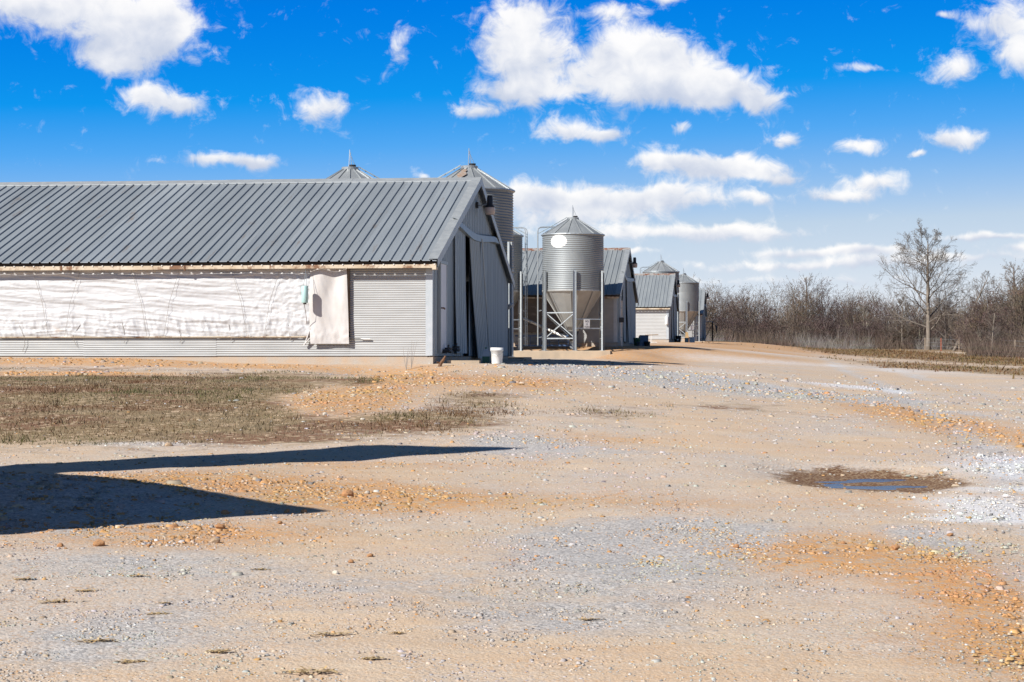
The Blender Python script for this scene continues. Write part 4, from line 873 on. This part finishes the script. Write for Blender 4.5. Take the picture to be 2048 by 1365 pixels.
M_RK = {'o': mat('orange rock', (.50, .26, .11), (.42, .22, .11), .9, 0, 9, bump_s=.6, bump_scale=30, rnd=.15), 'w': mat('cream rock', (.62, .56, .47), (.52, .46, .38), .9, 0, 9, bump_s=.5, bump_scale=30, rnd=.1), 't': mat('tan rock', (.44, .32, .21), (.36, .25, .16), .9, 0, 9, bump_s=.6, bump_scale=30, rnd=.1)}
import bmesh
def rock_mesh(m, seed):
    bm = bmesh.new(); bmesh.ops.create_icosphere(bm, subdivisions=2, radius=.5); g = np.random.default_rng(seed)
    planes = g.normal(size=(9, 3)); planes /= np.linalg.norm(planes, axis=1)[:, None]; off = .30 + .16 * g.random(9)
    for v in bm.verts:
        p = np.array(v.co)
        for nrm, o in zip(planes, off):
            e = p @ nrm - o
            if e > 0: p = p - nrm * e
        p = p * (1 + .10 * (g.random() - .5)); v.co = p
    me = bpy.data.meshes.new('rock'); bm.to_mesh(me); bm.free(); me.materials.append(m); return me
for i, (x, y, s, k, lab) in enumerate(ROCKS):
    o = put_mesh('rock', rock_mesh(M_RK[k], 100 + i), None, (x, y, gz(x, y) + .16 * s))
    o.scale = (s * 1.15, s * (.9 + .3 * rng.random()), s * (.62 + .25 * rng.random())); o.rotation_euler.z = rng.random() * 6
    tag(o, lab or {'o': 'small orange stone lying loose on the gravel', 'w': 'small pale stone lying loose on the gravel', 't': 'small tan stone'}[k], 'rock', 'larger stones on the yard')
CL = [(-1.8, 10.16, 0.1, 'dark brown muck clump casting a shadow, lower left'), (-1.84, 10.54, 0.053, 'small muck clump just above the dark brown clump at lower left'), (-2.41, 10.6, 0.106, 'muck clump between the leftmost one and the dark brown clump'), (-1.5, 11.87, 0.089, 'highest muck clump, right of the largest orange rock'), (-0.87, 9.56, 0.08, 'muck clump low in the picture left of centre'), (-2.18, 11.61, 0.087, 'muck clump below the largest orange rock'), (-2.8, 11.41, 0.086, 'leftmost muck clump, near the left picture edge'), (-2.36, 11.03, 0.111, 'muck clump just right of and below the leftmost one'), (-1.33, 9.07, 0.114, 'muck clump near the bottom edge, left of the lowest one'), (-0.87, 8.62, 0.108, 'lowest muck clump, at the bottom picture edge'), (-1.94, 9.34, 0.106, 'muck clump alone near the lower left corner'), (-1.69, 8.85, 0.067, 'muck clump between the corner one and the bottom edge'), (0.39, 10.06, 0.066, 'rightmost muck clump, alone on the grey gravel'), (-0.55, 9.6, 0.07, 'right one of the muck clumps left of centre near the bottom'), (-0.62, 8.9, 0.09, 'muck clump just below the right one left of centre')]
M_MUCK = tint_mat('straw and muck')
def clump(s, seed):
    g = np.random.default_rng(seed); n = 50
    c = g.normal(0, .30, (n, 3)) * np.array((s, s * .75, s * .18)); c[:, 2] = np.abs(c[:, 2]) * .8 + .002; d = g.normal(size=(n, 3)); d[:, 2] *= .06; d /= np.linalg.norm(d, axis=1)[:, None]
    l = s * (.10 + .14 * g.random(n))[:, None]; w = np.cross(d, (0, 0, 1.0)); w = w / (np.linalg.norm(w, axis=1)[:, None] + 1e-6) * .0045; up = np.array((0, 0, .003))
    c[:, :2] += np.array((s * .5, s * .12)) * np.sign(g.normal(size=(n, 1))) * (g.random((n, 1)) < .5)
    V = np.stack([c - d * l - w, c - d * l + w, c + d * l + w + up, c + d * l - w + up], 1).reshape(-1, 3)
    col = np.where(g.random((n, 1)) < .5, (.56, .38, .18), (.66, .50, .28)) * (.6 + .8 * g.random((n, 1)))
    return V, np.arange(4 * n).reshape(-1, 4), np.repeat(col, 4, 0)
for i, (x, y, s, lab) in enumerate(CL):
    V, Fc, col = clump(s * (.5 + .8 * rng.random()), 300 + i); o = big_mesh('muck_clump', V, Fc, M_MUCK, col, nv=4); o.location = (x, y, gz(x, y) + .002)
    tag(o, lab or 'small flat brown straw and muck clump on the gravel', 'muck clump', 'muck clumps dropped on the near gravel')
# dead weed stalks at the gully, roots
for i, (x, y) in enumerate(((-2.28, 42.9), (-2.18, 43.1))):
    o = thing('weed', ('dead weed stalk against the stained foundation', 'taller dead weed stalk nearest the barn corner')[i], 'weed', (x, y, gz(x, y)))
    q = MB()
    for k in range(3):
        a = rng.random() * 6; q.tube([(0, 0, 0), (.05 * math.cos(a), .03, .25), (.10 * math.cos(a) + .03, .03, .40 + .2 * rng.random())], [.006, .005, .002], 4)
    q.build('stalk', M_ROPE, o)
rt = thing('driftwood', 'crooked brown root lying by the barn corner', 'root', (-1.58, 43.2, gz(-1.58, 43.2)))
MB().tube([(0, 0, -.04), (.03, .05, .06), (.10, .05, .16), (.13, .10, .22)], [.045, .04, .03, .02], 7).build('stem', M_RUSTY, rt); MB().tube([(.03, .05, .06), (-.05, .0, .10)], [.025, .012], 6).build('stub', M_RUSTY, rt)

# ------------------------------------------------------------------ trees
def rot_about(v, ax, a):
    ax = ax / (np.linalg.norm(ax) + 1e-9); return v * math.cos(a) + np.cross(ax, v) * math.sin(a) + ax * (ax @ v) * (1 - math.cos(a))
def perp(g, d):
    p = np.cross(d, g.normal(size=3)); return p / (np.linalg.norm(p) + 1e-9)
class Tree:
    def __init__(s, seed, thin=False): s.thin = thin; s.g = np.random.default_rng(seed); s.tw = []; s.limb = MB(); s.trunk = MB()
    def branch(s, p, d, ln, r, lev, maxlev, up=.25, wig=.22, kids=6, spread=.75, minr=.008):
        g = s.g; n = 5 if lev < 2 else 3; pts = [p.copy()]; rs = [r]; q = p.copy(); dd = d.copy()
        for i in range(n):
            dd = dd + g.normal(0, wig, 3) * .5 + np.array((0, 0, up * .35)); dd /= np.linalg.norm(dd); q = q + dd * ln / n; pts.append(q.copy()); rs.append(max(minr * .6, r * (1 - .8 * (i + 1) / n)))
        if lev >= maxlev: s.tw.append((pts, rs))
        else:
            if s.thin and lev >= 2: s.tw.append((pts, rs))
            else: s.limb.tube(pts[::2] + [pts[-1]] if s.thin and lev else pts, (rs[::2] + [rs[-1]]) if s.thin and lev else rs, 3 if s.thin else 5 if lev < 1 else 4, False)
            for k in range(kids):
                f = .22 + .78 * (k + g.random()) / kids; j = min(n - 1, int(f * n)); b = pts[j] + (pts[j + 1] - pts[j]) * (f * n - j)
                ax = perp(g, dd); nd = rot_about((pts[j + 1] - pts[j]) / (ln / n), ax, spread * (.6 + .6 * g.random()))
                s.branch(b, nd, ln * (.62 - .30 * f) * (.8 + .5 * g.random()), max(minr, rs[j] * .55), lev + 1, maxlev, up, wig, max(3, kids - 1), spread, minr)
    def twig_arrays(s, w=.012):
        V = []; 
        for pts, rs in s.tw:
            for a, b in zip(pts[:-1], pts[1:]): V.append((a, b))
        A = np.array([v[0] for v in V]); B = np.array([v[1] for v in V])
        return A, B
def ribbons(A, B, w, g, flat=False):
    d = B - A; r = g.normal(size=d.shape); n1 = np.cross(d, r); n1 /= (np.linalg.norm(n1, axis=1)[:, None] + 1e-9); n2 = np.cross(d, n1); n2 /= (np.linalg.norm(n2, axis=1)[:, None] + 1e-9)
    w = np.asarray(w).reshape(-1, 1) * np.ones((len(A), 1)); V = []; 
    V = np.stack([A + n1 * w, A - .5 * n1 * w + .87 * n2 * w, A - .5 * n1 * w - .87 * n2 * w, B], 1).reshape(-1, 3)
    if flat:
        V = np.stack([A + n1 * w, A - n1 * w, B], 1).reshape(-1, 3); return V, np.arange(3 * len(A)).reshape(-1, 3)
    k = 4 * np.arange(len(A))[:, None]; Fc = np.concatenate([k + np.array((0, 1, 3)), k + np.array((1, 2, 3)), k + np.array((2, 0, 3))])
    return V, Fc
M_BARK = mat('pale grey bark', (.27, .225, .18), (.15, .125, .10), .9, 0, 6, (1, 1, .4), bump_s=.4)
M_LIMB = mat('grey limb bark', (.17, .14, .115), (.12, .10, .08), .9, 0, 4)
M_BARKD = mat('dark bark', (.13, .10, .08), (.09, .07, .06), .9, 0, 4)
M_TWIG = mat('grey-brown twigs', (.15, .115, .09), (.19, .15, .115), .9, 0, 2)
M_TWIGP = mat('pale twigs', (.125, .10, .08), (.10, .08, .062), .9, 0, 2)
def big_tree(label, loc, H, seed, r0, crown0, lean=0.0, mt_=M_BARK, mtw=M_TWIGP, nb=24, wid=.40, tw=.016, maxlev=3, asym=None, seedball=True):
    t = thing('bare_tree', label, 'tree', loc); T = Tree(seed); g = T.g
    n = 12; pts = []; rs = []; p = np.array((0., 0, -.2))
    for i in range(n + 1):
        f = i / n; pts.append(np.array((lean * f * H + .10 * math.sin(3 * f + seed) * f, .05 * math.sin(4 * f), -.2 + (H * .97 + .2) * f))); rs.append(r0 * (1 - f) ** .8 * (1.35 if i == 0 else 1) + .018)
    T.trunk.tube(pts, rs, 9)
    for k in range(nb):
        f = crown0 + (.97 - crown0) * (k / nb) ** .9; j = min(n - 1, int(f * n)); b = pts[j] + (pts[j + 1] - pts[j]) * (f * n - j)
        a = 2.4 * k + g.random() * .6; tilt = 1.22 - .62 * f + .12 * g.normal()
        d = np.array((math.cos(a) * math.sin(tilt), math.sin(a) * math.sin(tilt), math.cos(tilt)))
        fc = (f - crown0) / (1 - crown0); ln = H * wid * (.80 + .6 * fc * (1 - fc) - .66 * fc ** 1.5) * (.60 + .65 * g.random())
        if asym: ln *= 1 + asym * math.cos(a)
        T.branch(b, d, ln, max(.022, rs[j] * .40), 0, maxlev, .10, .26, 7, .70, .010)
    T.trunk.build('trunk', mt_, t, True); T.limb.build('limbs', M_LIMB, t)
    A, B = T.twig_arrays(); V, Fc = ribbons(A, B, tw * (.6 + .8 * g.random(len(A))), g)
    o = big_mesh('crown', V, Fc, mtw); o.parent = t
    if seedball:
        m = g.choice(len(B), 160); k = .03; c = B[m]; oc = np.array([(1, 0, 0), (-1, 0, 0), (0, 1, 0), (0, -1, 0), (0, 0, 1), (0, 0, -1)]) * k
        V = (c[:, None] + oc[None]).reshape(-1, 3); fo = np.array([(0, 2, 4), (2, 1, 4), (1, 3, 4), (3, 0, 4), (2, 0, 5), (1, 2, 5), (3, 1, 5), (0, 3, 5)])
        o2 = big_mesh('seed_balls', V, (fo[None] + 6 * np.arange(len(m))[:, None, None]).reshape(-1, 3), M_TWIG); o2.parent = t; tag(o2, kind='stuff')
    return t
def tz(px, y, py=None): return (px_x(px, y), y, gz(px_x(px, y), y) - .1)
big_tree('tall lone pale-barked bare tree standing in front of the wood', tz(1857, 203), 12.3, 3, .24, .17, 0, nb=26, wid=.50, tw=.014, asym=-.0)
big_tree('bare tree rising tallest above the left part of the wood', tz(1612, 262), 9.6, 12, .20, .22, .0, M_BARKD, M_TWIG, 20, .34, .016, 2, seedball=False)
big_tree('dark bare tree cut by the right edge of the picture', tz(2030, 172), 8.2, 21, .22, .25, .0, M_BARKD, M_TWIG, 20, .36, .014, 2, seedball=False)
big_tree('slender leaning pale bare tree right of the lone tall tree', tz(1905, 196), 8.0, 31, .12, .45, .45, M_BARK, M_TWIGP, 14, .26, .014, 2, seedball=False)
big_tree('pale thin bare tree in the wood just right of the farthest barn', tz(1490, 228), 6.0, 41, .12, .25, .03, M_BARK, M_TWIG, 16, .34, .016, 2, seedball=False)
big_tree('dark twisted bare tree beside the lone tall tree', tz(1893, 208), 5.6, 51, .16, .2, -.05, M_BARKD, M_TWIG, 16, .36, .014, 2, seedball=False)
big_tree('thin pale sapling at the right verge below the wood', tz(1985, 150), 3.4, 61, .06, .35, .02, M_BARK, M_TWIGP, 12, .34, .010, 2, seedball=False)
big_tree('bushy reddish bare tree in the middle of the wood', tz(1600, 222), 5.6, 71, .14, .12, .02, M_BARKD, M_TWIG, 22, .42, .018, 2, seedball=False)
big_tree('broad brown bare tree left of the lone tall tree', tz(1805, 214), 5.6, 81, .14, .10, -.02, M_BARK, M_TWIGP, 24, .46, .018, 2, seedball=False)

# the wood behind: one mass of bare crowns and brush
def wood():
    g = np.random.default_rng(99); VA = []; FA = []; CA = []; base = 0
    protos = []
    for k in range(9):
        T = Tree(500 + k, True); n_st = 1 + k % 3
        for s_ in range(n_st):
            p = np.array((g.normal(0, .25) * (n_st > 1), g.normal(0, .25) * (n_st > 1), -.2)); d = np.array((g.normal(0, .16), g.normal(0, .16), 1.0)); d /= np.linalg.norm(d)
            T.branch(p, d, 5.2, .085, 0, 3, .18, .20, 8 if n_st == 1 else 6, .85, .012)
        A, B = T.twig_arrays(); lim = T.limb
        protos.append((A, B, np.array(lim.v), [f for f in lim.f if len(f) == 4]))
    for k in range(4):       # thicket shrubs, branched from the ground
        T = Tree(700 + k, True)
        for s_ in range(5):
            a = 6.283 * s_ / 5 + g.random(); d = np.array((math.cos(a) * .55, math.sin(a) * .55, 1.0)); d /= np.linalg.norm(d)
            T.branch(np.array((0, 0, -.1)), d, 2.9, .04, 0, 2, .12, .22, 9, .9, .010)
        A, B = T.twig_arrays(); protos.append((A, B, np.array(T.limb.v), [f for f in T.limb.f if len(f) == 4]))
    lv = []; lf = []; lb = 0; lc = []
    tone = [(.115, .082, .068), (.15, .11, .078), (.10, .074, .070), (.165, .125, .09), (.13, .088, .08)]
    spots = []
    for i in range(300):
        y = 216 + 70 * g.random() ** 1.2; px = 1385 + 850 * g.random(); spots.append((px_x(px, y), y, (.42 + .30 * g.random() + .55 * float(vnoise(px / 95., y / 30., 88))) * (1 + .0012 * (y - 216)) * (1 + .12 * float(sstep(1930, 2060, px)))))
    for i in range(60):
        y = 158 + 50 * g.random(); px = 1925 + 260 * g.random() ** 1.1; spots.append((px_x(px, y), y, .50 + .35 * g.random() + .22 * float(sstep(1960, 2060, px))))
    n_tall = len(spots)
    for i in range(330):
        y = 213 + 40 * g.random(); px = 1385 + 850 * g.random(); spots.append((px_x(px, y), y, .6 + .5 * g.random()))
    for i in range(70):
        y = 150 + 55 * g.random(); px = 1935 + 260 * g.random(); spots.append((px_x(px, y), y, .5 + .4 * g.random()))
    for i_s, (x, y, s) in enumerate(spots):
        A, B, LV, LF = protos[g.integers(9) if i_s < n_tall else 9 + g.integers(4)]; a = g.random() * 6.283; ca, sa = math.cos(a), math.sin(a); Rm = np.array(((ca, -sa, 0), (sa, ca, 0), (0, 0, 1.0)))
        o = np.array((x, y, gz(x, y) - .1)); s2 = s * np.array((1.0, 1.0, .95 + .25 * g.random()))
        keep = g.random(len(A)) < .75
        V, Fc = ribbons((A[keep] * s2) @ Rm.T + o, (B[keep] * s2) @ Rm.T + o, .022 * (.6 + .8 * g.random(keep.sum())), g, True)
        c = np.array(tone[g.integers(len(tone))]) * (.8 + .4 * g.random())
        VA.append(V); FA.append(Fc + base); CA.append(np.tile(c, (len(V), 1))); base += len(V)
        L2 = (LV * s2) @ Rm.T + o; pale = (.34, .29, .23) if g.random() < .18 else tuple(c * .75)
        lv.append(L2); lf.append(np.array(LF) + lb); lb += len(L2); lc.append(np.tile(pale, (len(L2), 1)))
    m = tint_mat('wood twigs')
    o = big_mesh('far_wood', np.concatenate(VA), np.concatenate(FA), m, np.concatenate(CA)); tag(o, 'dense bare winter wood across the back right', 'wood', kind='stuff')
    o2 = big_mesh('far_wood_stems', np.concatenate(lv), np.concatenate(lf), m, np.concatenate(lc), nv=4); o2.parent = o; tag(o2, kind='stuff')
    # brush along its foot
    n = 46000; y = 206 + 40 * g.random(n); x = (1385 + 760 * g.random(n) - 1024) / 3982.2 * y
    n2 = 16000; y2 = 138 + 62 * g.random(n2); x2 = (1935 + 200 * g.random(n2) - 1024) / 3982.2 * y2
    x = np.concatenate([x, x2]); y = np.concatenate([y, y2]); n = len(x); z = ground_z(x, y)
    h = (.5 + 1.5 * g.random(n) ** 2) * (.5 + 1.2 * fbm(x / 3, y / 6, 61, 3)); A = np.stack([x, y, z - .05], -1); d = g.normal(0, .35, (n, 2)); B = A + np.stack([d[:, 0] * h, d[:, 1] * h, h], -1)
    V, Fc = ribbons(A, B, .018 * (.6 + .8 * g.random(n)), g, True); pale = fbm(x / 4, y / 8, 66, 2)[:, None]
    col = np.where(pale > .60, (.24, .215, .195), (.15, .11, .085)) * (.7 + .6 * g.random((n, 1)))
    o3 = big_mesh('undergrowth', V, Fc, m, np.repeat(col, 3, 0)); tag(o3, 'tangled dry undergrowth along the foot of the wood', 'undergrowth', kind='stuff')
wood()
# wire fence by the right verge
fp = [(px_x(p, y), y) for p, y in ((1850, 200), (1882, 192), (1918, 182), (1955, 170), (1990, 158), (2030, 145), (2075, 132))]
fx, fy = fp[0]; fe = thing('wire_fence', 'thin wire fence on posts between the verge and the wood', 'fence', (fx, fy, gz(fx, fy)))
tops = []
for i, (x, y) in enumerate(fp):
    z = gz(x, y); o = (x - fx, y - fy, z - gz(fx, fy))
    pp = MB().box(o[0] - .05, o[0] + .05, o[1] - .05, o[1] + .05, o[2] - .2, o[2] + 1.25).build('post', mat('red post', (.36, .12, .07)) if i == 1 else M_WOOD, fe); tops.append(o)
    if i == 1: tag(pp, 'reddish post')
for h in (.45, .8, 1.15): MB().tube([(a, b, c + h) for a, b, c in tops], .008, 4).build('wire', M_STEEL, fe)
